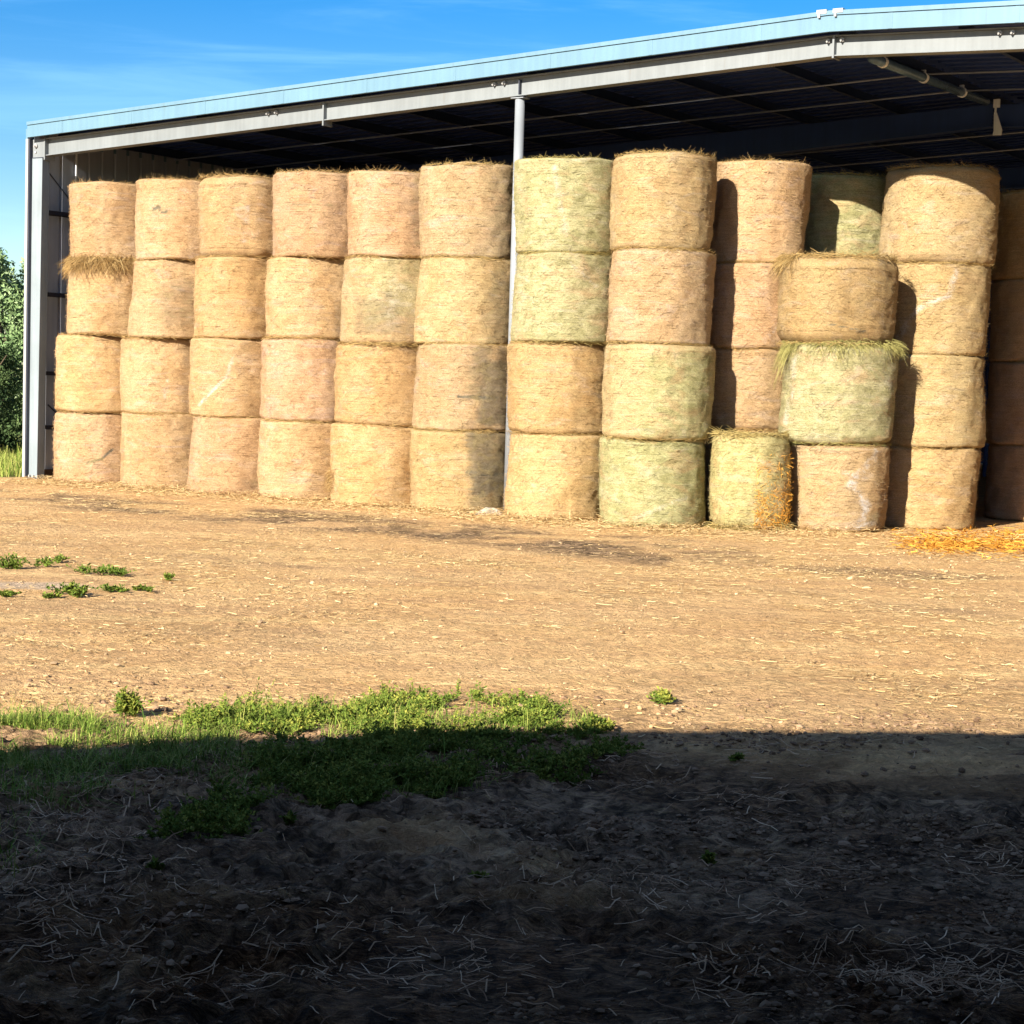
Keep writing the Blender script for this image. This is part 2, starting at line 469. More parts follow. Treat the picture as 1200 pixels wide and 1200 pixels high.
# ------------------------------------------------------------------ straw litter
def straw_mesh(name, P, L, w, mat, lift=.012, flat=.12, bend=.25, tone=None):
    n = len(P)
    th = rng.uniform(0, 2 * math.pi, n)
    d = np.stack([np.cos(th), np.sin(th), rng.normal(0, flat, n)], -1); d = unit(d)
    side = unit(np.cross(d, np.array([0, 0, 1.])) + rng.normal(0, .35, (n, 3)))
    k = 4
    tt = np.linspace(-.5, .5, k)
    bv = np.cross(np.array([0, 0, 1.]), d) * rng.normal(0, bend, n)[:, None] + np.array([0, 0, 1]) * (np.abs(rng.normal(0, bend * .25, n)))[:, None]
    C = P[:, None, :] + d[:, None, :] * (tt[None, :, None] * L[:, None, None]) + bv[:, None, :] * (L[:, None, None] * (.25 - tt[None, :, None] ** 2))
    gz = ground_h(C[..., 0], C[..., 1])
    C[..., 2] = np.maximum(C[..., 2] + gz.mean(1, keepdims=True), gz + .004) + lift * rng.uniform(.2, 1, n)[:, None]
    vs, q = strips(C, side * (w * rng.uniform(.6, 1.3, n))[:, None], taper=False)
    tn = rng.beta(2, 2, n) if tone is None else tone
    return mesh_from(name, vs, [q], [mat], {'tone': np.repeat(tn, k * 2)})

def scatter(n, x0, x1, y0, y1):
    return np.stack([rng.uniform(x0, x1, n), rng.uniform(y0, y1, n), np.zeros(n)], -1)

# in front of the bales and across the yard
P = scatter(260000, -9, 8, 9.3, 30)
s, n = barn_sn(P[:, 0], P[:, 1])
D = np.hypot(P[:, 0], P[:, 1])
vis = np.abs(P[:, 0]) < .30 * P[:, 1] + .4
dens = .10 + .75 * sstep(.45, .7, fbm2(P[:, 0] * .7, P[:, 1] * 1.1, 61, 4)) * sstep(.3, .6, fbm2(P[:, 0] * 2.5, P[:, 1] * 3.5, 66, 3))
dens = np.where(n > -1.7, np.maximum(dens, .85 * sstep(-1.7, -.9, n)), dens)
keep = vis & (n < .1) & (rng.uniform(0, 1, len(P)) < dens) & ~((s < 0) & (n > -.2))
P = P[keep]
m1 = straw_mesh('straw_litter', P, rng.gamma(2.6, .017, len(P)) + .012, .0026, M_STRAW, .012, .12)
straw_o = tag(link('straw_litter', m1), 'dry straw scattered over the sunlit yard in front of the bales', 'straw', kind='stuff')

P = np.stack([rng.uniform(.4, 19, 26000), rng.normal(-.62, .34, 26000), np.zeros(26000)], -1)
sft = np.interp(P[:, 0], [0, 11.2, 12.4, 13.2, 14.4, 15.5, 19], [0, 0, .15, .75, 1.6, 1.9, 2.6])
Pw = A0 + V * P[:, :1] + N * (P[:, 1:2] + sft[:, None]); Pw[:, 2] = np.abs(rng.normal(0, .012, len(P))) + .07 * sstep(-.75, -.3, P[:, 1]) * rng.uniform(0, 1, len(P))
kk = rng.uniform(0, 1, len(P)) < .35 + .65 * sstep(.35, .6, fbm2(Pw[:, 0] * 1.5, Pw[:, 1] * 1.5, 65, 3))
Pw = Pw[kk]
tag(link('straw_drift', straw_mesh('straw_drift', Pw, rng.gamma(3, .022, len(Pw)) + .02, .0032, M_STRAW, .02, .2)), 'band of loose straw drifted along the feet of the bale stacks', 'straw', kind='stuff')

# near, in the shade: loose stalks and matted clumps
clumps = [(1090, 1140, 120, 36, 650), (840, 1150, 60, 30, 90), (120, 930, 150, 60, 600), (90, 1010, 130, 60, 500), (60, 1090, 130, 50, 220), (520, 1125, 190, 60, 330),
          (300, 1150, 150, 40, 160), (760, 1045, 60, 25, 130), (900, 1060, 60, 30, 100), (950, 1030, 50, 25, 90), (870, 945, 70, 22, 120), (960, 885, 120, 18, 150),
          (730, 905, 70, 22, 120), (1160, 1000, 50, 30, 150), (330, 900, 80, 25, 300), (560, 905, 90, 25, 150), (870, 870, 60, 8, 90), (640, 1040, 70, 30, 90), (270, 890, 70, 15, 200)]
PP = []
for cx, cy, rx, ry, cnt in clumps:
    for i in range(int(cnt * .75)):
        g = ground_at(cx + rng.normal(0, rx * .55), min(1230, cy + rng.normal(0, ry * .55)))
        PP.append(g)
for i in range(380):
    PP.append(ground_at(rng.uniform(-30, 1230), rng.uniform(862, 1220)))
P = np.array(PP); P[:, 2] = 0
L = rng.gamma(2.6, .026, len(P)) + .02
m2 = straw_mesh('straw_stalks', P, L, .0019, M_STRAWB, .016, .14, .16, tone=rng.beta(1.1, 1.7, len(P)))
tag(link('straw_stalks', m2), 'brittle straw stalks strewn over the shaded trampled soil', 'straw', kind='stuff')

# orange straw spilled at the right, before the shadowed stack
P = np.array([ground_at(rng.uniform(1035, 1330), 640 + rng.normal(0, 7) - 4 + (0.012 * 0)) for i in range(6500)])
P[:, 2] = 0
u = np.array([to_px(p)[0] for p in P])
ok = rng.uniform(0, 1, len(P)) < sstep(1030, 1110, u)
P = P[ok]
P[:, 2] = np.abs(rng.normal(0, .02, len(P)))
m3 = straw_mesh('orange_straw', P, rng.uniform(.06, .2, len(P)), .006, M_OSTRAW, .02, .2)
tag(link('orange_straw', m3), 'bright orange straw spilled on the ground before the shadowed right-hand stack', 'straw', kind='stuff')

# ------------------------------------------------------------------ stones
def stones(name, P, R, label):
    g = (1 + 5 ** .5) / 2
    ico = unit(np.array([(-1, g, 0), (1, g, 0), (-1, -g, 0), (1, -g, 0), (0, -1, g), (0, 1, g), (0, -1, -g), (0, 1, -g), (g, 0, -1), (g, 0, 1), (-g, 0, -1), (-g, 0, 1)], float))
    tri = np.array([(0, 11, 5), (0, 5, 1), (0, 1, 7), (0, 7, 10), (0, 10, 11), (1, 5, 9), (5, 11, 4), (11, 10, 2), (10, 7, 6), (7, 1, 8), (3, 9, 4), (3, 4, 2), (3, 2, 6), (3, 6, 8), (3, 8, 9), (4, 9, 5), (2, 4, 11), (6, 2, 10), (8, 6, 7), (9, 8, 1)])
    n = len(P)
    v = ico[None] * (1 + rng.normal(0, .16, (n, 12, 1))) * (R[:, None] * np.stack([rng.uniform(.7, 1.3, n), rng.uniform(.7, 1.3, n), rng.uniform(.35, .8, n)], -1))[:, None, :]
    th = rng.uniform(0, 6.28, n); c, s = np.cos(th)[:, None], np.sin(th)[:, None]
    v = np.stack([v[..., 0] * c - v[..., 1] * s, v[..., 0] * s + v[..., 1] * c, v[..., 2]], -1)
    Q = P.copy(); Q[:, 2] = ground_h(P[:, 0], P[:, 1]) + .25 * R
    v = (v + Q[:, None, :]).reshape(-1, 3)
    f = (tri[None] + (np.arange(n) * 12)[:, None, None]).reshape(-1, 3)
    return tag(link(name, mesh_from(name, v, [f], [M_STONE], {'tone': np.repeat(rng.beta(2, 2.2, n), 12)})), label, 'gravel', kind='stuff')
P = scatter(5200, -5, 6, 9.6, 21)
keep = (np.abs(P[:, 0]) < .30 * P[:, 1] + .3) & (rng.uniform(0, 1, len(P)) < .15 + .85 * sstep(.45, .65, fbm2(P[:, 0] * .8, P[:, 1] * .8, 77, 4)))
P = P[keep]
stones('gravel', P, rng.gamma(2.0, .0032, len(P)) + .003, 'small pale stones and crumbs of earth in the sunlit yard')

def mat_clod():
    t = NT('soil_crumb', .95, .1); tone = t.attr('tone')
    return t.col(t.ramp(tone, [(0, (.085, .05, .03)), (.5, (.20, .128, .078)), (1, (.36, .24, .15))]))
M_CLOD = mat_clod()
P = scatter(60000, -2.8, 3.1, 4.6, 10.6)
dn = sstep(.40, .66, fbm2(P[:, 0] * 1.1, P[:, 1] * 1.6, 81, 4)) * (.25 + .75 * sstep(.35, .6, fbm2(P[:, 0] * 4, P[:, 1] * 5, 82, 3)))
P = P[rng.uniform(0, 1, len(P)) < dn * sstep(10.6, 9.0, P[:, 1] - .1 * P[:, 0]) + .04]
ok_mat = M_STONE; M_STONE = M_CLOD
stones('soil_crumbs', P, np.minimum(rng.gamma(1.5, .0036, len(P)) + .002, .022), 'crumbly trampled soil clods in the shaded foreground')
M_STONE = ok_mat
# ------------------------------------------------------------------ grass and weeds
def blades(P, h, w, lean=.5, k=4):
    n = len(P)
    th = rng.uniform(0, 6.28, n)
    out = np.stack([np.cos(th), np.sin(th), np.zeros(n)], -1)
    tt = np.linspace(0, 1, k)
    le = np.abs(rng.normal(0, lean, n))
    C = P[:, None, :] + np.array([0, 0, 1.]) * (h[:, None] * tt[None, :] * (1 - .25 * le[:, None] * tt[None, :]))[..., None] + out[:, None, :] * (h[:, None] * le[:, None] * tt[None, :] ** 2)[..., None]
    side = np.stack([-np.sin(th), np.cos(th), np.zeros(n)], -1)
    A = rng.normal(0, .6, n); side = unit(side * np.cos(A)[:, None] + out * np.sin(A)[:, None])
    return strips(C, side * w[:, None])

def weed_leaves(P, h, nleaf, ll, spread):
    """leafy plants: several stems, small lance leaves up each; returns verts, quads, tones"""
    n = len(P)
    ns = 6
    rep = np.repeat(np.arange(n), ns)
    th = rng.uniform(0, 6.28, len(rep)); r = np.abs(rng.normal(0, 1, len(rep))) * spread
    base = P[rep]
    top = base + np.stack([np.cos(th) * r, np.sin(th) * r, h[rep] * rng.uniform(.45, 1.1, len(rep))], -1)
    m = len(rep)
    lr = np.repeat(np.arange(m), nleaf)
    t = rng.uniform(.12, 1, len(lr)) ** .8
    c = base[lr] + (top[lr] - base[lr]) * np.stack([t ** .8, t ** .8, t], -1)
    d = rng.normal(0, 1, (len(lr), 3)); d[:, 2] = np.abs(d[:, 2]) * .7 + .15; d = unit(d)
    side = unit(np.cross(d, rng.normal(0, 1, (len(lr), 3))))
    L = ll * rng.uniform(.6, 1.4, len(lr))
    W = side * (L * .24)[:, None]
    nrm = np.cross(d, side)
    v = np.stack([c, c + d * (L * .45)[:, None] + W + nrm * (L * .08)[:, None], c + d * L[:, None] - nrm * (L * .1)[:, None], c + d * (L * .45)[:, None] - W + nrm * (L * .08)[:, None]], 1).reshape(-1, 3)
    q = np.arange(len(lr) * 4).reshape(-1, 4)
    tn = np.clip(np.repeat(rng.beta(2, 2.2, n)[rep][lr] * .6 + rng.uniform(0, .4, len(lr)) * (0.4 + t), 4), 0, 1)
    # stems
    C = np.stack([base, (base + top) / 2, top], 1)
    sv, sq = strips(C, unit(np.cross(unit(top - base), rng.normal(0, 1, (m, 3)))) * .0022)
    return np.concatenate([v, sv]), np.concatenate([q, sq + len(v)]), np.concatenate([tn, np.full(len(sv), .3)])

def px_blob(blobs):
    out = []
    for cx, cy, rx, ry, cnt in blobs:
        r = np.sqrt(rng.uniform(0, 1, cnt)); a = rng.uniform(0, 6.28, cnt)
        for i in range(cnt):
            out.append(ground_at(cx + rx * r[i] * math.cos(a[i]), cy + ry * r[i] * math.sin(a[i])))
    P = np.array(out); P[:, 2] = ground_h(P[:, 0], P[:, 1])
    return P

WB = [(520, 842, 130, 22, 230), (400, 842, 80, 16, 100), (300, 850, 85, 14, 90), (600, 838, 50, 14, 70), (250, 858, 40, 8, 30), (655, 862, 50, 6, 18),
      (430, 890, 110, 38, 260), (360, 905, 70, 32, 110), (500, 905, 60, 30, 110), (400, 935, 50, 18, 60), (640, 895, 62, 22, 80), (695, 882, 45, 12, 24), (560, 880, 70, 20, 60),
      (230, 985, 55, 24, 46), (270, 955, 40, 16, 20)]
WB = [(a, b, c_, d_, int(n_ * 1.6)) for a, b, c_, d_, n_ in WB]
P = px_blob(WB)
# ragged outline
kp = fbm2(P[:, 0] * 3.4, P[:, 1] * 3.4, 91, 3) > .40
P = P[kp]
v_, q_, t_ = weed_leaves(P, rng.gamma(4, .0115, len(P)) + .010, 11, .018, .055)
tag(link('ground_weeds', mesh_from('ground_weeds', v_, [q_], [M_WEED], {'tone': t_})), 'low leafy green weeds carpeting the yard across the shadow edge', 'weeds', kind='stuff')

GB = [(40, 858, 80, 14, 3200), (20, 880, 60, 24, 1800), (100, 892, 110, 26, 2200), (220, 888, 120, 24, 2200), (60, 925, 80, 26, 900), (310, 880, 80, 22, 1100), (160, 862, 60, 8, 200), (300, 852, 70, 10, 500), (240, 930, 100, 20, 300), (430, 850, 210, 26, 2600), (450, 905, 150, 36, 1200), (640, 850, 70, 14, 250), (20, 1000, 30, 40, 90)]
P = px_blob(GB)
kp = fbm2(P[:, 0] * 2.6, P[:, 1] * 2.6, 95, 3) > .42
P = P[kp]
v_, q_ = blades(P, rng.gamma(4, .013, len(P)) + .015, rng.uniform(.0016, .0034, len(P)), 1.25)
tg = np.repeat(np.clip(rng.beta(2, 2.4, len(P)), 0, 1), 8)
tag(link('grass', mesh_from('grass', v_, [q_], [M_GRASS], {'tone': tg})), 'short green grass along the left part of the shadow edge', 'grass', kind='stuff')

# grass bank beside the barn
P = scatter(26000, -13.5, -7.5, 30.1, 41)
s, n = barn_sn(P[:, 0], P[:, 1])
P = P[(s < -.25) & (n > -.25) & (P[:, 0] > -.30 * P[:, 1] - 1.2)]
P[:, 2] = ground_h(P[:, 0], P[:, 1])
v_, q_ = blades(P, rng.gamma(5, .03, len(P)) + .03, rng.uniform(.004, .008, len(P)), .45)
tag(link('grass', mesh_from('bank_grass', v_, [q_], [M_GRASS], {'tone': np.repeat(.25 + .75 * rng.beta(2, 2, len(P)), 8)})), 'bright uncut grass beside the outer wall of the barn, below the trees', 'grass', kind='stuff')

# weed tufts standing alone
TUFTS = [(150, 842, .17, .05, 14, 'upright leafy weed standing alone just beyond the shadow edge'),
         (85, 698, .22, .13, 16, 'dark green weed at the near edge of the pale bare patch'),
         (60, 700, .10, .10, 6, 'small low weed left of the dark weed by the pale patch'),
         (197, 678, .14, .06, 6, 'tiny weed alone in open dirt, right of the pale patch'),
         (122, 672, .16, .20, 14, 'wide flat weed above the right end of the pale bare patch'),
         (12, 666, .26, .13, 14, 'green weed at the left picture edge beyond the pale patch'),
         (48, 664, .22, .10, 8, 'green weed second from the left edge beyond the pale patch'),
         (72, 657, .14, .12, 6, 'faint weed farthest back behind the pale bare patch'),
         (140, 693, .10, .12, 7, 'thin low weed right of the pale bare patch'),
         (165, 692, .09, .08, 5, 'small low weed at far right tip of the pale patch'),
         (4, 700, .12, .06, 5, 'clipped weed on the left edge below the pale patch'),
         (778, 826, .10, .06, 7, 'small weed in the sunlit dirt right of the weed carpet'),
         (703, 857, .08, .07, 9, 'dark little weed right on the shadow edge'),
         (183, 1030, .09, .025, 4, 'sprig of green in the shaded soil at lower left'),
         (340, 965, .10, .035, 5, 'sprig of green below the weed carpet, in straw'),
         (562, 1036, .06, .03, 3, 'tiny green sprig in the middle of the shaded soil'),
         (832, 1014, .06, .025, 3, 'tiny green sprig in the shaded soil right of centre'),
         (866, 893, .07, .04, 4, 'tiny green sprig near the shadow edge at right')]
for (u, w, h, sp, cnt, lab) in TUFTS:
    g = ground_at(u, w)
    P = np.stack([rng.normal(0, sp * .6, cnt), rng.normal(0, sp * .4, cnt), np.zeros(cnt)], -1)
    P[:, 2] = ground_h(g[0] + P[:, 0], g[1] + P[:, 1])
    far = g[1] > 13
    if far: cnt = max(3, int(cnt * .6)); P = P[:cnt] * .75
    elif 'tiny' in lab or 'sprig' in lab: cnt = 2; P = P[:2] * .3; h *= .7
    v_, q_, t_ = weed_leaves(P, np.full(cnt, h * (.45 if far else .8)) * rng.uniform(.6, 1.1, cnt), 12, .030 if far else .024, sp * .6)
    tag(link('weed', mesh_from('weed', v_, [q_], [M_WEED], {'tone': t_ * (.7 if far else 1)}), loc=(g[0], g[1], 0)), lab, 'weed', 'weeds growing singly in the yard')

# ------------------------------------------------------------------ hay barn
barn = tag(empty('hay_barn', tuple(A0), BARN_ROT), 'open-fronted steel hay barn with pale blue roof trim, sheltering the bale stacks', 'barn')
RS, DEP, SPAN = 13.97, 27.0, 27.94
def zt(s): return 5.74 + .0437 * s if s <= RS else 5.74 + .0437 * RS - .034 * (s - RS)
def off(d): return lambda s: zt(s) - d
SL = [(.12, RS), (RS, SPAN + .1)]

# roof with ribbed underside
mb = MB()
for s0, s1 in ((-.02, RS), (RS, SPAN + .1)):
    mb.slope(max(s0, .12), s1, -.10, -.0202, off(.075), off(.045))
    mb.slope(s0, s1, -.02, DEP, off(.075), off(.045))
    k = .35
    while k < DEP:
        mb.slope(s0 + .15, s1 - .01, k, k + .05, off(.105), off(.0752)); k += .305
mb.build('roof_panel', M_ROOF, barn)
# gable trim: lower face, projecting lip
for i, (s0, s1) in enumerate(SL):
    mb = MB()
    mb.slope(s0, s1, -.155, -.105, off(.245), off(.055))
    f = mb.build('fascia', M_FASC, barn)
    mb = MB(); mb.slope(s0, s1 + (0), -.175, -.10, off(.052), off(.0)); mb.build('trim_lip', M_FASC, f)
    ss = s0 + .75
    while ss < s1:
        mb = MB(); mb.slope(ss, ss + .05, -.158, -.1555, off(.243), off(.058)); ss += 1.52
        mb.build('lap_joint', M_FASC, f)
# corner where the trim turns down the wall
mb = MB(); mb.box(.0, .055, -.075, -.03, .02, zt(0) - .25); mb.build('corner_trim', M_WHITE, barn)
mb = MB(); mb.box(.056, .074, -.06, -.003, .02, zt(0) - .25); mb.build('corner_angle', M_DARK, barn)
mb = MB(); mb.box(-.06, -.021, -.02, DEP, zt(0) - .25, zt(0) - .08); mb.build('eave_trim', M_FASC, barn)
# ridge bits
for dx in (-.16, .05):
    mb = MB(); mb.box(RS + dx, RS + dx + .13, -.182, -.10, zt(RS) - .035, zt(RS) + .015); mb.box(RS + dx + .02, RS + dx + .05, -.19, -.10, zt(RS) - .08, zt(RS) - .0355)
    mb.build('ridge_clip', M_WHITE, barn)

# front frame rafters
def rafter(s0, s1, n0, dep0, dep1, mat, fl=.18, top=.26):
    mb = MB()
    zb = lambda s: zt(s) - (dep0 + (dep1 - dep0) * (s - s0) / (s1 - s0))
    zu = off(top)
    mb.slope(s0, s1, n0, n0 + fl, lambda s: zb(s), lambda s: zb(s) + .014)
    mb.slope(s0, s1, n0, n0 + fl, lambda s: zu(s) - .014, zu)
    mb.slope(s0, s1, n0 + fl * .35, n0 + fl * .35 + .012, lambda s: zb(s) + .0142, lambda s: zu(s) - .0142)
    return mb.build('rafter_beam', mat, barn, bevel=.003)
rL = rafter(.38, RS - .012, .0, .54, .51, M_BEAM)
rR = rafter(RS + .012, SPAN - .34, .0, .51, .54, M_BEAM)
for ss, bt in ((6.10, .60), (3.0, None), (RS, .535), (9.45, None), (21.8, .60)):
    if bt:
        mb = MB(); mb.box(ss - .012, ss + .012, -.012, .19, zt(ss) - bt, zt(ss) - .262); mb.build('splice_plate', M_BEAM, rL if ss < RS else rR)
mb = MB(); mb.box(9.44, 9.455, .002, .062, zt(9.45) - .50, zt(9.45) - .30); mb.build('stiffener', M_DARK, rL)
for ss in (5.02, 5.18, 9.02, 9.18, RS - .09, RS + .09, 16.0, 16.15):
    mb = MB()
    mb.tube([(ss, .062, zt(ss) - .315), (ss, .030, zt(ss) - .315)], .028, 10); mb.tube([(ss, .030, zt(ss) - .315), (ss, -.005, zt(ss) - .33)], .012, 8)
    mb.build('brace_washer', M_BOLT, rL if ss < RS else rR)

# columns
def column(s0, n0, w, d, top, mat, nm='column', flip=1):
    mb = MB()
    w2 = w * 1.22
    mb.hexa([(s0, n0, 0.02), (s0 + w, n0, .02), (s0 + w, n0 + .014, .02), (s0, n0 + .014, .02), (s0, n0, top), (s0 + w2, n0, top), (s0 + w2, n0 + .014, top), (s0, n0 + .014, top)])
    mb.hexa([(s0, n0 + d - .014, 0.02), (s0 + w, n0 + d - .014, .02), (s0 + w, n0 + d, .02), (s0, n0 + d, .02), (s0, n0 + d - .014, top), (s0 + w2, n0 + d - .014, top), (s0 + w2, n0 + d, top), (s0, n0 + d, top)])
    mb.hexa([(s0 + w - .014, n0 + .0142, 0.02), (s0 + w, n0 + .0142, .02), (s0 + w, n0 + d - .0142, .02), (s0 + w - .014, n0 + d - .0142, .02),
             (s0 + w2 - .014, n0 + .0142, top), (s0 + w2, n0 + .0142, top), (s0 + w2, n0 + d - .0142, top), (s0 + w2 - .014, n0 + d - .0142, top)])
    return mb.build(nm, mat, barn, bevel=.003)
cL = column(.075, .0, .19, .16, zt(.1) - .56, M_COLM)
mb = MB(); mb.box(.09, .37, -.002, .20, zt(.1) - .548, zt(.1) - .262); kn = mb.build('knee_plate', M_BEAM, cL)
mb = MB(); mb.box(.35, .376, -.012, .205, zt(.3) - .60, zt(.3) - .2625); mb.build('splice_plate', M_BEAM, cL)
mb = MB(); mb.box(.085, .348, -.010, .20, zt(.1) - .5595, zt(.1) - .5485); mb.build('cap_plate', M_DARK, cL)
mb = MB(); mb.tube([(.17, -.003, zt(0) - .36), (.17, -.03, zt(0) - .36)], .035, 10); mb.tube([(.17, -.03, zt(0) - .36), (.17, -.06, zt(0) - .375)], .014, 8); mb.build('brace_washer', M_BOLT, cL)
mb = MB(); mb.tube([(.16, -.003, zt(0) - .46), (.16, -.02, zt(0) - .46)], .02, 8); mb.build('bolt', M_BOLT, cL)
mb = MB(); mb.box(.07, .34, -.05, .29, 0, .018); bp = mb.build('base_plate', M_DARK, cL)
for bx in (.11, .20, .30):
    mb = MB(); mb.tube([(bx, -.03, .018), (bx, -.03, .06)], .012, 8); mb.build('anchor_bolt', M_BOLT, bp)
column(SPAN - .25, .0, .20, .24, zt(SPAN) - .56, M_COLM)

# round post in the open front
mb = MB(); mb.tube([(9.45, .04, .012), (9.45, .04, zt(9.45) - .556)], .066, 24); po = mb.build('front_post', M_POST, barn, smooth=True)
mb = MB(); mb.box(9.35, 9.55, -.04, .12, zt(9.45) - .5555, zt(9.45) - .5445); mb.build('cap_plate', M_POST, po)
mb = MB(); mb.box(9.33, 9.57, -.08, .16, 0, .0118); mb.build('base_plate', M_DARK, po)
mb = MB(); mb.tube([(18.5, .04, .012), (18.5, .04, zt(18.5) - .556)], .066, 24); mb.build('front_post', M_POST, barn, smooth=True)

# side and back walls of ribbed sheet
def ribbed(p0, p1, zf, name, mat, out=-1):
    p0 = np.array(p0); p1 = np.array(p1); L = np.linalg.norm(p1 - p0); d = (p1 - p0) / L; nn = np.array([-d[1], d[0]]) * out
    us = [0.]; hs = [0.]
    k = .06
    while k + .3 < L:
        for a, h in ((0, 0), (.02, .03), (.05, .03), (.07, 0)):
            us.append(k + a); hs.append(h)
        k += .305
    us.append(L); hs.append(0)
    vs = []; qs = []
    for i, (u, h) in enumerate(zip(us, hs)):
        q = p0 + d * u + nn * h
        vs += [(q[0], q[1], .02), (q[0], q[1], zf(u))]
        if i: qs.append((2 * i - 2, 2 * i, 2 * i + 1, 2 * i - 1))
    me = mesh_from(name, np.array(vs), [np.array(qs)], [mat])
    o = link(name, me, barn)
    m = o.modifiers.new('thick', 'SOLIDIFY'); m.thickness = .004
    return o
wl = ribbed((-.02, .0), (-.02, DEP), lambda u: zt(0) - .09, 'side_wall', M_WALL, 1)
ribbed((SPAN + .02, DEP), (SPAN + .02, .0), lambda u: zt(SPAN) - .09, 'side_wall', M_WALL, 1)
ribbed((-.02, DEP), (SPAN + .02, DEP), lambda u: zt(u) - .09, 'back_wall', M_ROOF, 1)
for zz in (.86, 1.75, 3.04, 4.37):
    mb = MB(); mb.box(.0, .20, .26, DEP - .1, zz, zz + .004); mb.box(.19, .20, .26, DEP - .1, zz - .06, zz - .0005); mb.box(.0, .012, .26, DEP - .1, zz - .06, zz - .0005)
    mb.build('girt', M_DARK, barn)
mb = MB(); mb.box(-.012, .09, .26, DEP - .1, .0, .13); mb.build('sill_channel', M_RUST, barn)
mb = MB(); mb.box(-.015, .003, 1.02, 1.05, .14, zt(0) - .1); mb.build('joint_strip', M_BRIGHT, wl)
mb = MB(); mb.tube([(.02, .45, 1.2), (.02, 1.4, .5)], .012, 8); mb.build('brace_cable', M_DARK, wl)
# knee brace stay near the top of the wall
mb = MB(); mb.tube([(.03, .26, zt(0) - .62), (.03, 1.0, zt(0) - 1.25)], .010, 8); mb.build('brace_cable', M_DARK, wl)

# purlins, inner frames, rods
for i in range(19):
    s0 = .45 + i * 1.5
    mb = MB()
    zz = zt(s0)
    mb.box(s0, s0 + .004, .20, DEP - .1, zz - .255, zz - .108); mb.box(s0 + .0041, s0 + .065, .20, DEP - .1, zz - .255, zz - .250)
    mb.build('purlin', M_PURL, barn)
for n0 in (5.85, 12.7, 19.6):
    mb = MB()
    for (a0, a1, d0, d1) in ((.25, 6.5, 1.15, .78), (6.5, RS - .01, .78, .60), (RS + .01, 21.4, .60, .78), (21.4, SPAN - .25, .78, 1.15)):
        zb = (lambda a0, a1, d0, d1: (lambda s: zt(s) - (d0 + (d1 - d0) * (s - a0) / (a1 - a0))))(a0, a1, d0, d1)
        mb.slope(a0, a1, n0 - .1, n0 + .1, zb, (lambda f: lambda s: f(s) + .016)(zb))
        mb.slope(a0, a1, n0 - .006, n0 + .006, (lambda f: lambda s: f(s) + .0162)(zb), off(.27))
    fr = mb.build('inner_rafter', M_FRAME, barn)
    for ss in (.05, SPAN - .35):
        mb = MB(); mb.box(ss, ss + .3, n0 - .1, n0 + .1, 0, zt(ss) - .3); mb.build('inner_column', M_FRAME, fr)
    for ss in (9.45, 18.5):
        mb = MB(); mb.tube([(ss, n0, 0), (ss, n0, zt(ss) - .75)], .07, 12); mb.build('inner_post', M_FRAME, fr)
for n0 in (2.94, 4.43, 8.6, 10.4):
    for (a0, a1) in ((.4, RS), (RS, SPAN - .4)):
        mb = MB(); mb.tube([(a0, n0, zt(a0) - .275), (a1, n0, zt(a1) - .275)], .013, 8); mb.build('sag_rod', M_ROD, barn, smooth=True)

# pipe under the ridge, and the pale bracket at its far end
pr = tag(empty('ridge_pipe', tuple(A0 + V * RS + N * 1.5), BARN_ROT), 'galvanised pipe hung under the barn roof along its ridge', 'pipe')
mb = MB(); mb.tube([(.02, -.35, 6.0), (.02, 3.95, 6.07)], .062, 20); pb = mb.build('pipe_barrel', M_GALV, pr, smooth=True)
for k in (.0, 1.44, 2.93):
    z0 = 6.006 + k * .0163
    mb = MB(); mb.tube([(.02, k - .03, z0), (.02, k + .03, z0)], .073, 20); mb.box(-.01, .05, k - .02, k + .02, z0 + .06, z0 + .10)
    mb.build('pipe_clamp', M_BRIGHT, pr)
P0 = A0 + V * 14.08 + N * 5.62
hb = tag(empty('hanging_bracket', (P0[0], P0[1], 0), BARN_ROT), 'small white bracket hanging from the rafter at the far end of the ridge pipe', 'bracket')
mb = MB(); mb.box(-.03, .06, -.02, .02, 6.0, 6.12); mb.build('hook_plate', M_BRIGHT, hb)
mb = MB(); mb.box(-.012, .015, -.008, .008, 5.93, 6.0); mb.build('hanger_link', M_BRIGHT, hb)
mb = MB(); mb.hexa([(-.01, -.015, 5.66), (.11, -.015, 5.68), (.11, .015, 5.68), (-.01, .015, 5.66), (-.015, -.015, 5.93), (.02, -.015, 5.93), (.02, .015, 5.93), (-.015, .015, 5.93)])
mb.hexa([(-.02, -.02, 5.60), (.10, -.02, 5.60), (.10, .02, 5.60), (-.02, .02, 5.60), (-.01, -.02, 5.659), (.11, -.02, 5.679), (.11, .02, 5.679), (-.01, .02, 5.659)])
mb.build('drop_arm', M_BRIGHT, hb)

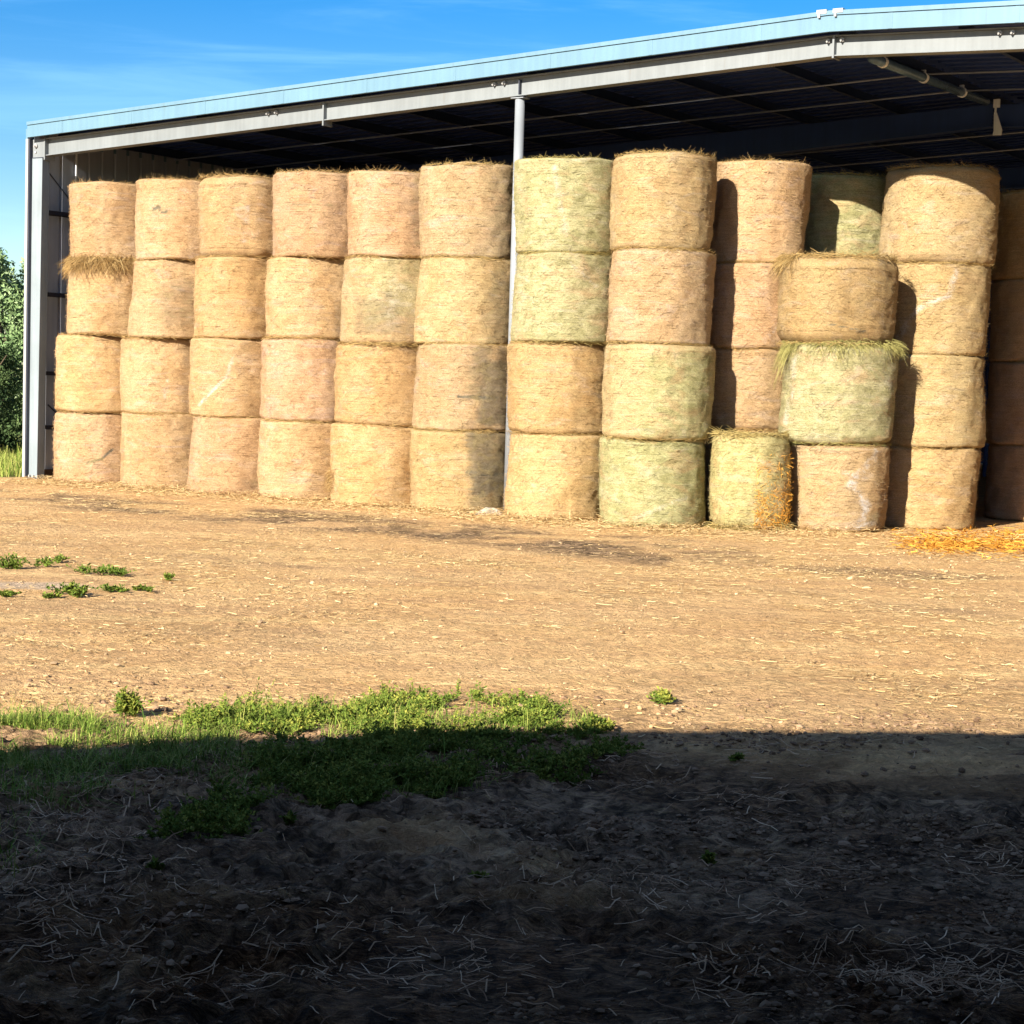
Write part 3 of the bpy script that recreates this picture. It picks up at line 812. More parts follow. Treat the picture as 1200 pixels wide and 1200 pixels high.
# ------------------------------------------------------------------ bales
def bale(i, cx, cy, z0, z1, R, o):
    """o: tint, bright, marks (list), frill, top, label"""
    r = np.random.default_rng(1000 + i)
    H = z1 - z0
    nth = 120
    e = o.get('edge', r.uniform(.035, .075))
    prof = [(0, 0), (R * .45, 0), (R * .8, 0)]
    for k in range(5):
        a = math.pi / 2 * k / 5
        prof.append((R - e + e * math.sin(a), e - e * math.cos(a)))
    ns = 34
    for k in range(ns + 1):
        prof.append((R, e + (H - 2 * e) * k / ns))
    for k in range(1, 6):
        a = math.pi / 2 * k / 5
        prof.append((R - e + e * math.cos(a), H - e + e * math.sin(a)))
    prof += [(R * .8, H), (R * .45, H), (0, H)]
    pr_ = np.array(prof)
    th = np.arange(nth) * 2 * math.pi / nth
    facing = math.atan2(-cy, -cx)                    # direction to the camera
    TH, PR = np.meshgrid(th, pr_[:, 0]); _, PZ = np.meshgrid(th, pr_[:, 1])
    ux, uy = np.cos(TH + facing), np.sin(TH + facing)
    sd = i * 3.7
    side = sstep(.55, .95, PR / R)
    dsp = .066 * (noise3(ux * 1.1 + sd, uy * 1.1, PZ * .9, 1) - .5) + .034 * (noise3(ux * 3 + sd, uy * 3, PZ * 3, 2) - .5)
    dsp += .020 * (noise3(ux * 7 + sd, uy * 7, PZ * 9, 3) - .5) + .012 * (noise3(ux * 16 + sd, uy * 16, PZ * 24, 4) - .5)
    dsp += .010 * (noise3(ux * .8 + sd, uy * .8, PZ * 16, 5) - .5)
    dsp += o.get('bulge', r.uniform(.0, .016)) * (np.sin(np.clip(PZ / H, 0, 1) * math.pi) - .6)
    RR = np.maximum(PR + dsp * side, 0)
    ln = r.normal(0, .014, 2) if 'lean' not in o else np.array(o['lean'])
    hz = PZ / H - .5
    Xv = RR * ux + ln[0] * hz * 2; Yv = RR * uy + ln[1] * hz * 2
    Zv = PZ.copy()
    top = o.get('top', False)
    if top: Zv += sstep(H * .6, H, PZ) * .035 * (noise3(ux * PR * 2.5 + sd, uy * PR * 2.5, 0, 8) - .35) * 1.2
    Zv += (.040 * (noise3(ux * 1.6 + sd, uy * 1.6, 0, 9) - .5) * sstep(.75, 1., PZ / H) + .040 * (noise3(ux * 1.6 - sd, uy * 1.6, 0, 10) - .5) * sstep(.25, .0, PZ / H) * (z0 > .1)) * side
    v = np.stack([Xv, Yv, Zv], -1).reshape(-1, 3)
    nr = len(pr_)
    idx = np.arange(nr * nth).reshape(nr, nth)
    q = np.stack([idx[:-1], np.roll(idx[:-1], -1, 1), np.roll(idx[1:], -1, 1), idx[1:]], -1).reshape(-1, 4)
    # marks: (kind, x0, x1, h0, h1, strength) x = -1..1 across the visible face (right positive), h = 0..1 up
    THs = ((TH + math.pi) % (2 * math.pi)) - math.pi      # + is counter-clockwise from above = to the right seen from outside
    xs = np.sin(THs); front = np.cos(THs) > -.1
    hh = PZ / H
    A = {'stain': np.zeros_like(TH), 'net': np.zeros_like(TH), 'green': np.zeros_like(TH)}
    wobx = .16 * (noise3(ux * 3 + sd, uy * 3, PZ * 6, 21) - .5) + .20 * (noise3(ux * 2 + sd, uy * 2, PZ * 34, 24) - .5); wobh = .16 * (noise3(ux * 4, uy * 4 + sd, PZ * 4, 22) - .5)
    for (kd, xa, xb, ha, hb_, st) in o.get('marks', []):
        sx = .15
        m = sstep(xa - sx, xa + sx, xs + wobx) * (1 - sstep(xb - sx, xb + sx, xs + wobx)) * sstep(ha - .05, ha + .05, hh + wobh) * (1 - sstep(hb_ - .05, hb_ + .05, hh + wobh)) * front
        A[kd] = np.maximum(A[kd], m * st)
    # cracks in the wrap (darker line with hay showing): list of polylines in (x,h)
    for (kd, pts, wd, st) in o.get('lines', []):
        for (xa, ha), (xb, hb_) in zip(pts[:-1], pts[1:]):
            qx, qh = (xs) * R, hh * H
            ax, ah, bx, bh = xa * R, ha * H, xb * R, hb_ * H
            L2 = (bx - ax) ** 2 + (bh - ah) ** 2
            t = np.clip(((qx - ax) * (bx - ax) + (qh - ah) * (bh - ah)) / L2, 0, 1)
            dd = np.hypot(qx - ax - t * (bx - ax), qh - ah - t * (bh - ah)) + .02 * (noise3(ux * 9, uy * 9 + sd, PZ * 12, 23) - .5)
            A[kd] = np.maximum(A[kd], st * sstep(wd, wd * .3, dd) * front)
    nb = len(v)
    # fibres lying on the wrap
    nf = 1500
    a = r.uniform(-2.0, 2.0, nf); hf = r.uniform(.03, .97, nf) * H
    ii = np.clip(np.searchsorted(pr_[8:8 + ns + 1, 1], hf), 0, ns) + 8
    jj = (np.round(a / (2 * math.pi) * nth).astype(int)) % nth
    base = np.stack([Xv[ii, jj], Yv[ii, jj], Zv[ii, jj]], -1)
    oun = np.stack([ux[ii, jj], uy[ii, jj], np.zeros(nf)], -1)
    tn = np.stack([-oun[:, 1], oun[:, 0], np.zeros(nf)], -1)
    an = r.normal(0, .55, nf)
    dr = tn * np.cos(an)[:, None] + np.array([0, 0, 1.]) * np.sin(an)[:, None]
    L = r.uniform(.03, .11, nf)
    tt = np.linspace(-.5, .5, 3)
    C = base[:, None] + dr[:, None] * (L[:, None, None] * tt[None, :, None]) + oun[:, None] * (.010 + r.uniform(-.003, .010, nf)[:, None, None] + tt[None, :, None] * r.normal(0, .016, nf)[:, None, None])
    C[:, :, :] -= oun[:, None] * ((L[:, None] * tt[None, :]) ** 2 / (2 * R))[..., None]
    fv, fq = strips(C, np.cross(dr, oun) * r.uniform(.0015, .0032, nf)[:, None])
    allv = np.concatenate([v, fv]); allq = np.concatenate([q, fq + nb])
    at = {'tone': np.concatenate([np.full(nb, .5), np.repeat(r.uniform(.05, 1, nf), 6)])}
    for k_ in A: at[k_] = np.concatenate([A[k_].ravel(), np.repeat(A[k_][ii, jj], 6)])
    sm = np.concatenate([np.ones(len(q), bool), np.zeros(len(fq), bool)])
    me = mesh_from('round_bale', allv, [allq], [M_HAY], at, smooth=sm)
    ob = link('round_bale', me, None, (cx, cy, z0))
    ob['hue'] = float(o.get('hue', r.uniform(0, 1))); ob['seed'] = float((i * 7.31) % 50); ob['tint'] = float(o.get('tint', 0)); ob['bright'] = float(o.get('bright', 1.0))
    tag(ob, o['label'], 'hay bale', o.get('group', 'round bales stacked in the barn'))
    # loose hay squeezed out along the rim
    fri = []; tons = []; lows = []
    def fringe(n, hc, hs, out, droop, ln0, ln1, wid, tang, a0=-2.1, a1=2.1, up=0.):
        a = r.uniform(a0, a1, n)
        lump = .4 + 1.2 * noise3(np.cos(a) * 4 + sd, np.sin(a) * 4, 0, 30)
        jj = (np.round(a / (2 * math.pi) * nth).astype(int)) % nth
        kk = 8 + ns // 2
        th_ = a + facing
        oun = np.stack([np.cos(th_), np.sin(th_), np.zeros(n)], -1); tn = np.stack([-oun[:, 1], oun[:, 0], np.zeros(n)], -1)
        hc_ = hc + r.normal(0, hs, n)
        dr = unit(tn * (r.choice([-1, 1], n) * tang * r.uniform(.4, 1.2, n))[:, None] + oun * (out * r.uniform(.2, 1.3, n))[:, None] + np.array([0, 0, 1.]) * (r.normal(0, .28, n) + up)[:, None])
        L = r.uniform(ln0, ln1, n) * lump
        tt = np.linspace(0, 1, 4)
        rr = R + r.uniform(-.035, .012, n) - (.03 if hc > H * .95 else 0)
        sh = ((hc_ / H) - .5) * 2
        b = oun * rr[:, None] + np.array([0, 0, 1.]) * hc_[:, None] + np.stack([ln[0] * sh, ln[1] * sh, 0 * sh], -1)
        C = b[:, None] + dr[:, None] * (L[:, None, None] * tt[None, :, None])
        C -= oun[:, None] * (((L * tang * .8)[:, None] * tt[None, :]) ** 2 / (2 * R))[..., None] * .7
        C[:, :, 2] -= droop * L[:, None] * tt[None, :] ** 2
        W = unit(np.cross(dr, oun + r.normal(0, .5, (n, 3)))) * (wid * r.uniform(.6, 1.4, n))[:, None]
        vs, qs = strips(C, W)
        fri.append((vs, qs)); lows.append(hc < H * .5); tons.append(np.repeat(np.clip(r.beta(2, 2, n), 0, 1), 8))
    if top:
        fringe(700, H - .004, .010, .15, .0, .03, .08, .0018, 1., up=.16)
        fringe(120, H + .004, .010, .4, -.1, .02, .085, .0014, .7, up=.7)
        # fluff on the top face seen edge-on
    else:
        fringe(int(r.uniform(450, 950)), H - .004, .014, r.uniform(.10, .26), .12, .04, .11, .0022, 1.1)
    fringe(260, .010, .010, .14, .2, .04, .10, .0022, 1.1)
    for (n, hc, hs, out, droop, l0, l1, wid, tang, a0, a1) in o.get('frill', []):
        fringe(n, hc * H, hs, out, droop, l0, l1, wid, tang, a0, a1)
    for lowrim in (False, True):
        vs = []; qs = []; c = 0; tn_ = []
        for (fv, fq), tq, lw in zip(fri, tons, lows):
            if lw == lowrim: vs.append(fv); qs.append(fq + c); c += len(fv); tn_.append(tq)
        me = mesh_from('loose_hay', np.concatenate(vs), [np.concatenate(qs)], [M_LOOSE], {'tone': np.concatenate(tn_)})
        lo = link('loose_hay', me, ob)
        lo['tint'] = float(min(1, o.get('tint', 0) * .55 + o.get('frill_tint', 0)))
    if 'burst' in o:
        n, a0, a1, h0, h1 = o['burst']
        a = r.uniform(a0, a1, n) + facing; hz_ = (h0 + (h1 - h0) * r.beta(1.2, 1.9, n)) * H
        oun = np.stack([np.cos(a), np.sin(a), np.zeros(n)], -1)
        d = unit(r.normal(0, 1, (n, 3)) + oun * .25); L = r.uniform(.04, .13, n)
        tt = np.linspace(-.5, .5, 4)
        C = (oun * (R + r.uniform(-.04, .05, n)[:, None]) + np.array([0, 0, 1.]) * hz_[:, None])[:, None] + d[:, None] * (L[:, None, None] * tt[None, :, None])
        C[:, :, 2] = np.maximum(C[:, :, 2] - .25 * L[:, None] * (tt[None, :] + .5) ** 2, .006)
        vs, qs = strips(C, unit(np.cross(d, r.normal(0, 1, (n, 3)))) * (.0026 * r.uniform(.6, 1.4, n))[:, None])
        link('burst_straw', mesh_from('burst_straw', vs, [qs], [M_OSTRAW], {'tone': np.repeat(r.beta(1.5, 2, n), 8)}), ob)['tint'] = 0.
    return ob

TW = {1: 'bottom bale', 2: 'third bale down', 3: 'second bale down', 4: 'top bale'}
TH3 = {1: 'bottom bale', 2: 'middle bale', 3: 'top bale'}
DATA = [(1, 1, -6.684, 29.8, 0, 1.126, .725), (1, 2, -6.658, 29.784, 1.126, 2.345, .72), (1, 3, -6.471, 29.662, 2.345, 3.539, .715), (1, 4, -6.447, 29.646, 3.539, 4.712, .71),
 (2, 1, -5.465, 29.043, 0, 1.161, .725), (2, 2, -5.476, 29.05, 1.161, 2.321, .72), (2, 3, -5.318, 28.946, 2.321, 3.512, .715), (2, 4, -5.238, 28.894, 3.512, 4.717, .71),
 (3, 1, -4.207, 28.128, 0, 1.156, .725), (3, 2, -4.251, 28.156, 1.156, 2.329, .72), (3, 3, -4.193, 28.118, 2.329, 3.527, .715), (3, 4, -4.15, 28.09, 3.527, 4.722, .71),
 (4, 1, -3.058, 27.415, 0, 1.147, .725), (4, 2, -3.062, 27.417, 1.147, 2.351, .72), (4, 3, -3.025, 27.393, 2.351, 3.512, .715), (4, 4, -2.933, 27.333, 3.512, 4.733, .71),
 (5, 1, -1.905, 26.508, 0, 1.14, .725), (5, 2, -1.848, 26.471, 1.14, 2.281, .72), (5, 3, -1.804, 26.443, 2.281, 3.494, .715), (5, 4, -1.775, 26.424, 3.494, 4.663, .71),
 (6, 1, -.721, 25.928, 0, 1.118, .725), (6, 2, -.683, 25.904, 1.118, 2.303, .72), (6, 3, -.696, 25.912, 2.303, 3.478, .715), (6, 4, -.708, 25.92, 3.478, 4.739, .71),
 (7, 1, .604, 24.993, 0, 1.136, .725), (7, 2, .599, 24.997, 1.136, 2.343, .72), (7, 3, .639, 24.97, 2.343, 3.519, .715), (7, 4, .622, 24.982, 3.519, 4.743, .71),
 (8, 1, 1.828, 24.196, 0, 1.128, .70), (8, 2, 1.847, 24.184, 1.128, 2.35, .725), (8, 3, 1.845, 24.185, 2.35, 3.543, .695), (8, 4, 1.835, 24.192, 3.543, 4.761, .68),
 ('S', 1, 3.075, 24.0, 0, 1.241, .51),
 ('c10', 1, 4.280, 24.35, 0.000, 1.127, 0.675), ('c10', 2, 4.236, 24.35, 1.127, 2.411, 0.749), ('c10', 3, 4.164, 24.35, 2.411, 3.541, 0.771),
 ('c11', 1, 5.64, 25.3, 0, 1.102, .725), ('c11', 2, 5.65, 25.3, 1.102, 2.337, .731), ('c11', 3, 5.672, 25.3, 2.337, 3.541, .725), ('c11', 4, 5.687, 25.3, 3.541, 4.819, .77),
 ('c9', 1, 3.121, 25.10, 0.000, 1.260, 0.627), ('c9', 2, 3.133, 25.10, 1.260, 2.342, 0.638), ('c9', 3, 3.139, 25.10, 2.342, 3.472, 0.644), ('c9', 4, 3.214, 25.10, 3.472, 4.797, 0.638),
 ('G', 1, 4.701, 26.42, 0.000, 1.204, 0.681), ('G', 2, 4.652, 26.42, 1.204, 2.359, 0.681), ('G', 3, 4.613, 26.42, 2.359, 3.530, 0.693), ('G', 4, 4.575, 26.42, 3.530, 4.810, 0.705),
 ('c12', 1, 7.790, 27.40, 0.000, 1.103, 0.735), ('c12', 2, 7.756, 27.40, 1.103, 2.320, 0.735), ('c12', 3, 7.722, 27.40, 2.320, 3.516, 0.735), ('c12', 4, 7.688, 27.40, 3.516, 4.778, 0.735)]

WHERE = {1: 'leftmost stack, beside the steel wall', 2: 'second stack from the left', 3: 'third stack from the left', 4: 'fourth stack from the left',
         5: 'fifth stack from the left', 6: 'stack directly left of the white post', 7: 'stack directly right of the white post', 8: 'second stack right of the white post',
         'c10': 'three-bale stack standing forward', 'c11': 'stack right of the three-bale stack', 'c9': 'recessed stack behind the small lone bale',
         'G': 'hidden stack deep behind the three-bale stack', 'c12': 'shadowed stack cut by the right edge'}
OPT = {
 (1, 1): dict(pre='Golden', lines=[('stain', [(-.25, .30), (.05, .36), (.28, .50)], .035, .9)]),
 (1, 2): dict(pre='Golden'),
 (1, 3): dict(pre='Golden', frill=[(2600, .95, .05, .7, .55, .05, .20, .0035, .6, -1.9, 1.6)]),
 (1, 4): dict(pre='Golden', bright=1.02, suf=' above a shaggy hay fringe', frill=[(900, .03, .03, .5, .7, .05, .16, .0035, .7, -1.9, 1.6)]),
 (2, 1): dict(pre='Golden', bright=1.04),
 (2, 2): dict(pre='Golden', lines=[('net', [(-.05, .20), (.0, .45)], .03, .6)]),
 (2, 3): dict(pre='Brown-speckled', tint=.12, marks=[('stain', -.45, .6, .15, .75, .38)]),
 (2, 4): dict(pre='Golden', suf=' with a small dark gouge', lines=[('stain', [(-.62, .62), (-.52, .66), (-.46, .58), (-.34, .60)], .028, 1.0)]),
 (3, 1): dict(pre='Golden', marks=[('stain', .0, .7, .02, .22, .35)]),
 (3, 2): dict(pre='Golden', suf=' with a pale torn line', lines=[('net', [(-.75, .15), (-.4, .38), (-.2, .52), (-.1, .75)], .03, .9)]),
 (3, 3): dict(pre='Golden'),
 (3, 4): dict(pre='Smooth golden', lines=[('net', [(-.05, .2), (.05, .6)], .05, .55)], edge=.14),
 (4, 1): dict(pre='Smooth golden', bright=1.05),
 (4, 2): dict(pre='Orange-gold', marks=[('stain', .0, .9, .0, .75, .12)]),
 (4, 3): dict(pre='Orange-gold', lines=[('stain', [(-.8, .70), (.9, .66)], .015, .6), ('stain', [(-.8, .42), (.9, .36)], .012, .45)]),
 (4, 4): dict(pre='Orange-gold', lines=[('stain', [(-.8, .62), (.9, .58)], .015, .55), ('stain', [(-.6, .36), (.9, .30)], .012, .4)]),
 (5, 1): dict(pre='Ragged golden', frill=[(260, .3, .08, .7, .6, .04, .12, .003, .4, -1.7, -1.1)]),
 (5, 2): dict(pre='Golden', marks=[('stain', .1, .95, .1, .6, .16)]),
 (5, 3): dict(pre='Patchy yellow-grey', tint=.22, marks=[('stain', -.8, .25, .1, .55, .44), ('stain', .2, .8, .05, .3, .36), ('net', -.1, .4, .2, .7, .3), ('green', -.6, .8, .3, 1., .4)], frill=[(200, .0, .02, .3, .2, .05, .15, .003, 1., -1.6, 1.6)]),
 (5, 4): dict(pre='Golden', suf=' with a brown weathered side', marks=[('stain', .28, 1.2, .12, 1.1, .42)]),
 (6, 1): dict(pre='Half-weathered', suf=' with a grey-green right side', marks=[('stain', .05, .7, .45, 1.1, .62), ('stain', .2, 1.2, .2, .7, .70), ('stain', .02, .75, .0, .28, .48), ('stain', .6, 1.2, -.1, 1.1, .62)], lines=[('stain', [(.1, .5), (.9, .46)], .02, 1.)]),
 (6, 2): dict(pre='Half-weathered', suf=' with an olive-brown right side', marks=[('stain', -.05, .55, .36, 1.0, .46), ('stain', .20, 1.2, .05, .85, .60), ('stain', .45, 1.2, .6, 1.0, .40), ('stain', .0, .4, .08, .34, .28)], lines=[('stain', [(-.15, .40), (.6, .38)], .03, 1.)]),
 (6, 3): dict(pre='Pale yellow', tint=.15, marks=[('stain', .35, 1.2, -.1, .9, .38)]),
 (6, 4): dict(pre='Pale yellow', tint=.18, marks=[('stain', .42, 1.2, -.1, .9, .30)]),
 (7, 1): dict(pre='Golden', bright=1.04),
 (7, 2): dict(pre='Golden', marks=[('stain', .2, .95, .1, .6, .18)]),
 (7, 3): dict(pre='Yellow-green', tint=.62, marks=[('green', -.7, .5, .0, .5, .5)], lines=[('net', [(-.0, .9), (.6, .62)], .02, .7)]),
 (7, 4): dict(pre='Pale green', tint=.92, lines=[('net', [(-.25, .9), (-.15, .55), (.0, .15)], .05, .5)]),
 (8, 1): dict(pre='Pale green', tint=.80, lines=[('net', [(-.3, .1), (.6, .35)], .04, .4)]),
 (8, 2): dict(pre='Greenish-gold', tint=.25, marks=[('green', -.3, 1.0, .0, .9, .55)]),
 (8, 3): dict(pre='Tan', tint=.10, bright=.98),
 (8, 4): dict(pre='Tan', tint=.08, bright=.98),
 ('S', 1): dict(burst=(2600, .16, 1.45, .0, .85), tint=.75, edge=.12, lean=(-.02, -.0), bulge=.04, marks=[('stain', .35, 1., .0, .45, .2)],
    frill=[(700, .02, .04, 1.0, .3, .08, .2, .003, .7, -1.2, 1.6), (500, .99, .02, .4, .1, .05, .16, .003, .8, -1.8, 1.8)]),
 ('c10', 1): dict(pre='Golden', suf=' with torn white netting', lines=[('net', [(.45, .02), (.6, .3), (.25, .55), (.75, .95)], .07, .95), ('net', [(.2, .06), (.75, .1)], .05, .9), ('net', [(.1, .7), (.5, .62)], .04, .7)], marks=[('stain', .62, .95, .0, .2, .5)]),
 ('c10', 2): dict(pre='Lime-green', tint=.85, edge=.1, lines=[('net', [(-.85, .2), (-.75, .85)], .05, .5)], frill_tint=.3,
    frill=[(1300, 1.0, .035, .8, .5, .06, .2, .003, .6, -1.7, 1.6), (300, .98, .03, 1.2, 1.5, .1, .3, .0035, .3, -1.6, -1.0)]),
 ('c10', 3): dict(pre='Brown-gold', bright=.93, edge=.17, lines=[('stain', [(-.1, .22), (.5, .15)], .014, .8)],
    frill=[(700, .97, .03, .6, .6, .08, .22, .003, .6, -1.9, -.8), (400, 1.0, .02, .3, .1, .06, .14, .003, .8, -1.2, 1.8)]),
 ('c11', 1): dict(pre='Golden'), ('c11', 2): dict(pre='Golden', tint=.06),
 ('c11', 3): dict(pre='Golden', suf=' with a pale torn streak', lines=[('net', [(-.75, .05), (-.3, .5), (.25, .65), (.35, .92)], .05, .8)]),
 ('c11', 4): dict(pre='Wide golden', suf=' under a curved roof shadow', edge=.1),
 ('c9', 1): dict(pre='Golden'), ('c9', 2): dict(pre='Orange-gold'), ('c9', 3): dict(pre='Golden', lines=[('net', [(.3, .1), (.9, .5)], .05, .5)]), ('c9', 4): dict(pre='Tan'),
 ('G', 4): dict(tint=.95),
 ('c12', 1): dict(pre='Dim brown'), ('c12', 2): dict(pre='Dim brown'), ('c12', 3): dict(pre='Dim brown'), ('c12', 4): dict(pre='Dim brown', suf=''),
}
topmost = {}
for d in DATA: topmost[d[0]] = max(topmost.get(d[0], 0), d[1])
for i, (c, t, cx, cy, z0, z1, R) in enumerate(DATA):
    o = dict(OPT.get((c, t), {}))
    o['top'] = (t == topmost[c]) and c != 'S'
    if c == 'S': o['label'] = 'small yellow-green bale alone on the ground, orange straw bursting from its side'; o['group'] = 'round bales stacked in the barn'
    elif c == 'G':
        o['label'] = 'green bale half in roof shadow, peeking over the three-bale stack' if t == 4 else 'bale supporting the green bale, hidden behind the three-bale stack'
        o.setdefault('tint', .6)
    else:
        tw = (TH3 if topmost[c] == 3 else TW)[t]
        o['label'] = (o['pre'] + ' ' + tw + o.get('suf', '') + ', ' + WHERE[c])
    rr_ = np.random.default_rng(50 + i)
    o.setdefault('bright', 1.0); o['bright'] *= rr_.uniform(.90, 1.07)
    if c in (6, 7, 8, 'c10', 'c11'): o['tint'] = min(1, o.get('tint', 0) + rr_.uniform(.08, .28))
    bale(i, cx, cy, z0, z1 - .004, R - .006, o)

# crumpled pale sack caught between two stacks at the foot of the post
g = ground_at(574, 603)
nu, nv = 26, 14
uu, vv = np.meshgrid(np.linspace(-1, 1, nu), np.linspace(-1, 1, nv))
hgt = np.clip(1 - uu ** 2 * .9, 0, 1) * np.clip(1 - vv ** 2, 0, 1) ** .6
zz = .085 * hgt * (.5 + .9 * fbm2(uu * 2.5 + 3, vv * 3, 70, 3)) + .05 * sstep(.0, 1, uu) * hgt
sv = np.stack([uu * .20, vv * .10 + .02 * np.sin(uu * 7), zz], -1).reshape(-1, 3)
ix = np.arange(nu * nv).reshape(nv, nu)
sq = np.stack([ix[:-1, :-1], ix[:-1, 1:], ix[1:, 1:], ix[1:, :-1]], -1).reshape(-1, 4)
sk = link('crumpled_sack', mesh_from('crumpled_sack', sv, [sq], [M_CLOTH], smooth=True), None, (g[0], g[1] - .05, .004))
tag(sk, 'crumpled pale sack on the ground at the foot of the white post', 'sack')
m = sk.modifiers.new('thick', 'SOLIDIFY'); m.thickness = .006

# ------------------------------------------------------------------ trees
def tree(name, loc, h, rad, z0, nleaf, ll, mat, label, seed, cat='tree', flat=1.0):
    r = np.random.default_rng(seed)
    root = tag(empty(name, loc), label, cat, 'trees beside the barn')
    mb = MB()
    mb.tube([(0, 0, -.05), (.03, .02, h * .25), (-.04, .05, h * .55), (.05, -.03, h * .9)], [.085, .07, .045, .012], 10)
    limbs = []
    for k in range(9):
        a = k * 2.4 + r.uniform(-.3, .3); hz = h * r.uniform(.18, .7)
        e = Vector((math.cos(a) * rad * r.uniform(.5, .85), math.sin(a) * rad * r.uniform(.5, .85), min(h * .95, hz + h * r.uniform(.15, .35))))
        b = Vector((0, 0.02, hz)); mid = (b + e) / 2 + Vector((0, 0, -.08 * h))
        mb.tube([b, mid, e], [.035, .022, .008], 7); limbs.append((b, mid, e))
    mb.build('trunk', M_BARK, root, smooth=True)
    # leaf clumps
    nc = 70
    cz = r.uniform(z0, h, nc); env = np.sqrt(np.clip(1 - ((cz - (z0 + h) / 2) / ((h - z0) / 2 + .15)) ** 2, .05, 1))
    a = r.uniform(0, 6.28, nc); rr = rad * env * np.sqrt(r.uniform(.05, 1, nc))
    cc = np.stack([np.cos(a) * rr, np.sin(a) * rr, cz], -1)
    cr = r.uniform(.22, .45, nc) * rad * .62
    w = r.integers(0, nc, nleaf)
    d = unit(r.normal(0, 1, (nleaf, 3))) * (r.uniform(0, 1, nleaf) ** .45)[:, None]
    p = cc[w] + d * cr[w][:, None] * np.array([1, 1, 1.15])
    p[:, 2] = np.maximum(p[:, 2], .05)
    dr = unit(r.normal(0, 1, (nleaf, 3)) + np.array([0, 0, .2])); sd = unit(np.cross(dr, r.normal(0, 1, (nleaf, 3))))
    L = ll * r.uniform(.6, 1.4, nleaf); W = sd * (L * .22)[:, None]
    v = np.stack([p, p + dr * (L * .5)[:, None] + W, p + dr * L[:, None], p + dr * (L * .5)[:, None] - W], 1).reshape(-1, 3)
    tn = np.clip(np.repeat(r.uniform(.1, .75, nc)[w] + r.normal(0, .16, nleaf), 4), 0, 1)
    me = mesh_from('crown', v, [np.arange(nleaf * 4).reshape(-1, 4)], [mat], {'tone': tn})
    link('crown', me, root)
    return root
tree('willow_tree', (-10.75, 38.6, 0), 3.95, 1.75, .7, 42000, .10, M_LEAFP, 'pale green willow rising behind the barn corner, half out of the frame', 5)
tree('willow_tree', (-14.6, 41.0, 0), 5.0, 2.0, .7, 16000, .11, M_LEAFP, 'pale green willow farther left, beyond the frame edge', 6)
tree('dark_shrub', (-10.55, 36.2, 0), 2.15, 1.0, .15, 12000, .08, M_LEAFD, 'dark green shrub below the pale willow, beside the white corner trim', 8, 'shrub')
tree('dark_shrub', (-12.4, 36.6, 0), 2.0, 1.1, .15, 9000, .08, M_LEAFD, 'dark green shrub left of the other shrub, beyond the frame edge', 9, 'shrub')

# ------------------------------------------------------------------ the shed whose open front the picture is taken from
cot = 1 / math.tan(SUN_EL)
HR = 3.7
G0 = np.array([.26, 9.50])
Q = G0 - HR * cot * np.array([math.sin(SUN_AZ), math.cos(SUN_AZ)])
mrot = math.atan(.26)
shed = tag(empty('machine_shed', (Q[0], Q[1], 0), mrot), 'open-fronted grey shed around the viewpoint, its roof shading the foreground', 'shed')
sk_ = .069
def zs(u): return HR - sk_ * abs(u)
mb = MB()
for a, b in ((-11, 0), (0, 11)):
    mb.hexa([(a, 0, zs(a) - .08), (b, 0, zs(b) - .08), (b, -13, zs(b) - .08), (a, -13, zs(a) - .08), (a, 0, zs(a)), (b, 0, zs(b)), (b, -13, zs(b)), (a, -13, zs(a))])
mb.build('roof', M_SHED, shed)
for a in (-11, 10.9):
    mb = MB(); mb.box(a, a + .1, -12.9, -.2, 0, zs(11) - .09); mb.build('side_wall', M_SHED, shed)
mb = MB(); mb.box(-10.9, 10.9, -13.0, -12.9, 0, zs(11) - .09); mb.build('back_wall', M_SHED, shed)
for a in (-8.5, 8.5):
    mb = MB(); mb.box(a, a + .15, -.4, -.25, 0, zs(a) - .09); mb.build('post', M_SHED, shed)

# ------------------------------------------------------------------ sky, sun, camera
W = bpy.data.worlds.new('World'); S.world = W; W.use_nodes = True
wn = W.node_tree; bg = wn.nodes['Background']
sky = wn.nodes.new('ShaderNodeTexSky'); sky.sky_type = 'NISHITA'; sky.sun_disc = False
sky.sun_elevation = SUN_EL; sky.sun_rotation = math.pi + SUN_AZ
sky.altitude = 300; sky.air_density = 1.0; sky.dust_density = .3; sky.ozone_density = 2.5
hs = wn.nodes.new('ShaderNodeHueSaturation'); hs.inputs['Saturation'].default_value = 1.42; hs.inputs['Hue'].default_value = .512
wn.links.new(sky.outputs[0], hs.inputs['Color'])
tcs = wn.nodes.new('ShaderNodeTexCoord'); sx = wn.nodes.new('ShaderNodeSeparateXYZ'); wn.links.new(tcs.outputs['Generated'], sx.inputs[0])
ms = wn.nodes.new('ShaderNodeMapRange'); ms.interpolation_type = 'SMOOTHSTEP'      # the blue is deepest low down, paler overhead
for k, v in ((1, .22), (2, .62), (3, 1.58), (4, .98)): ms.inputs[k].default_value = v
wn.links.new(sx.outputs[2], ms.inputs[0]); wn.links.new(ms.outputs[0], hs.inputs['Saturation'])
tc = wn.nodes.new('ShaderNodeTexCoord')
mp = wn.nodes.new('ShaderNodeMapping'); mp.inputs['Scale'].default_value = (2.2, 2.2, 26); mp.inputs['Rotation'].default_value = (.06, .10, 0)
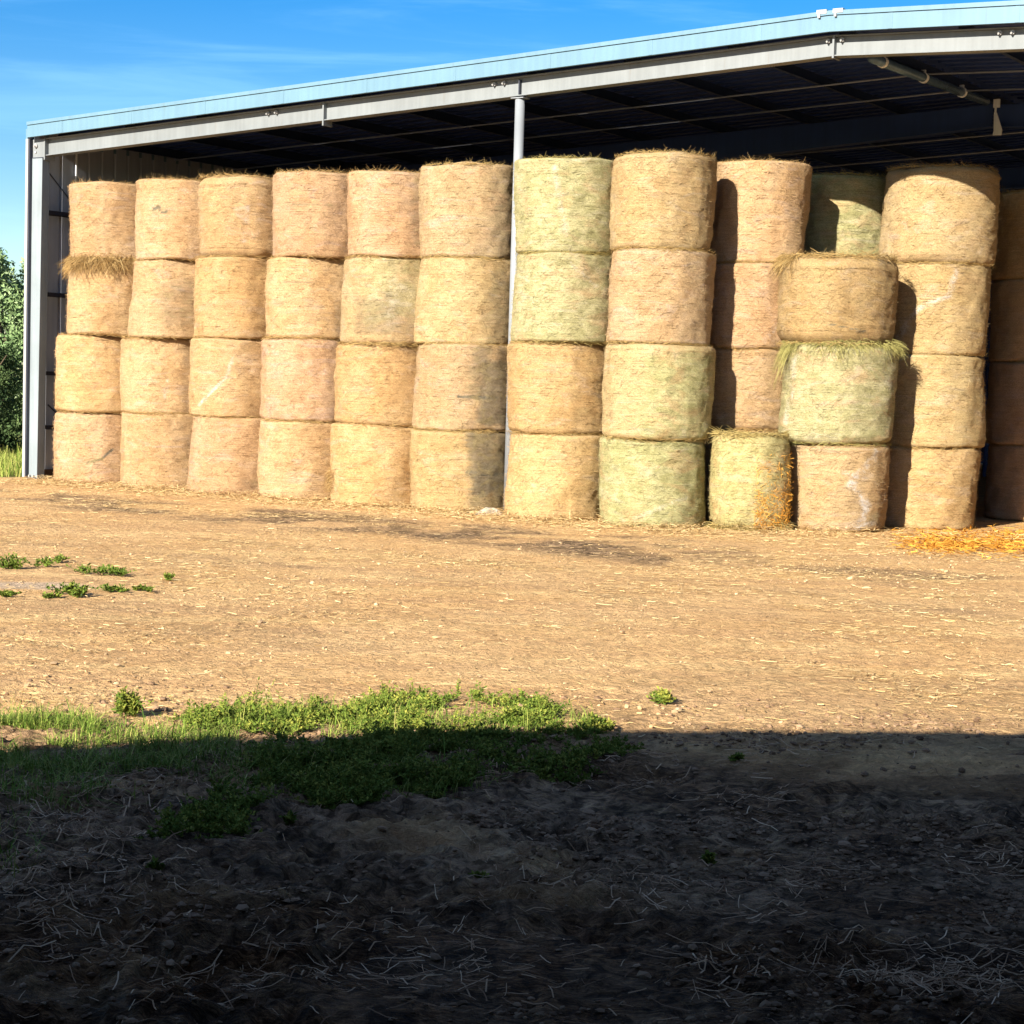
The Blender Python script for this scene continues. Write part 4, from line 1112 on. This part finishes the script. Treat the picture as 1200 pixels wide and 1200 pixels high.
wn.links.new(tc.outputs['Generated'], mp.inputs[0])
nz = wn.nodes.new('ShaderNodeTexNoise'); nz.inputs['Scale'].default_value = 1.6; nz.inputs['Detail'].default_value = 6; nz.inputs['Roughness'].default_value = .6; nz.inputs['Distortion'].default_value = .6
wn.links.new(mp.outputs[0], nz.inputs[0])
mr = wn.nodes.new('ShaderNodeMapRange'); mr.interpolation_type = 'SMOOTHSTEP'
for k, v in ((1, .42), (2, .75), (3, 0), (4, .20)): mr.inputs[k].default_value = v
wn.links.new(nz.outputs[0], mr.inputs[0])
mx = wn.nodes.new('ShaderNodeMix'); mx.data_type = 'RGBA'
wn.links.new(mr.outputs[0], mx.inputs[0]); wn.links.new(hs.outputs[0], mx.inputs[6]); mx.inputs[7].default_value = (4.6, 8.2, 12, 1)
wn.links.new(mx.outputs[2], bg.inputs['Color'])
bg.inputs['Strength'].default_value = .054

sl = bpy.data.lights.new('sun', 'SUN'); sl.energy = 5.0; sl.angle = RAD(.5); sl.color = (1, .92, .78)
so = bpy.data.objects.new('sun', sl); COL.objects.link(so)
ldir = Vector((math.sin(SUN_AZ) * math.cos(SUN_EL), math.cos(SUN_AZ) * math.cos(SUN_EL), -math.sin(SUN_EL)))
so.rotation_euler = ldir.to_track_quat('-Z', 'Y').to_euler(); so.location = (-20, -30, 30)

cam = bpy.data.cameras.new('camera'); co = bpy.data.objects.new('camera', cam); COL.objects.link(co)
cam.sensor_width = 36; cam.sensor_fit = 'HORIZONTAL'; cam.lens = 36 * FPX / 1200
cam.clip_start = .05; cam.clip_end = 9000
co.matrix_world = Matrix(((R_[0], U_[0], -F_[0], 0), (R_[1], U_[1], -F_[1], 0), (R_[2], U_[2], -F_[2], EYE), (0, 0, 0, 1)))
S.camera = co
S.render.resolution_x = S.render.resolution_y = 1024
S.view_settings.view_transform = 'Standard'; S.view_settings.look = 'None'
S.view_settings.exposure = 1.5; S.view_settings.gamma = 1
S.render.engine = 'CYCLES'
S.cycles.max_bounces = 6
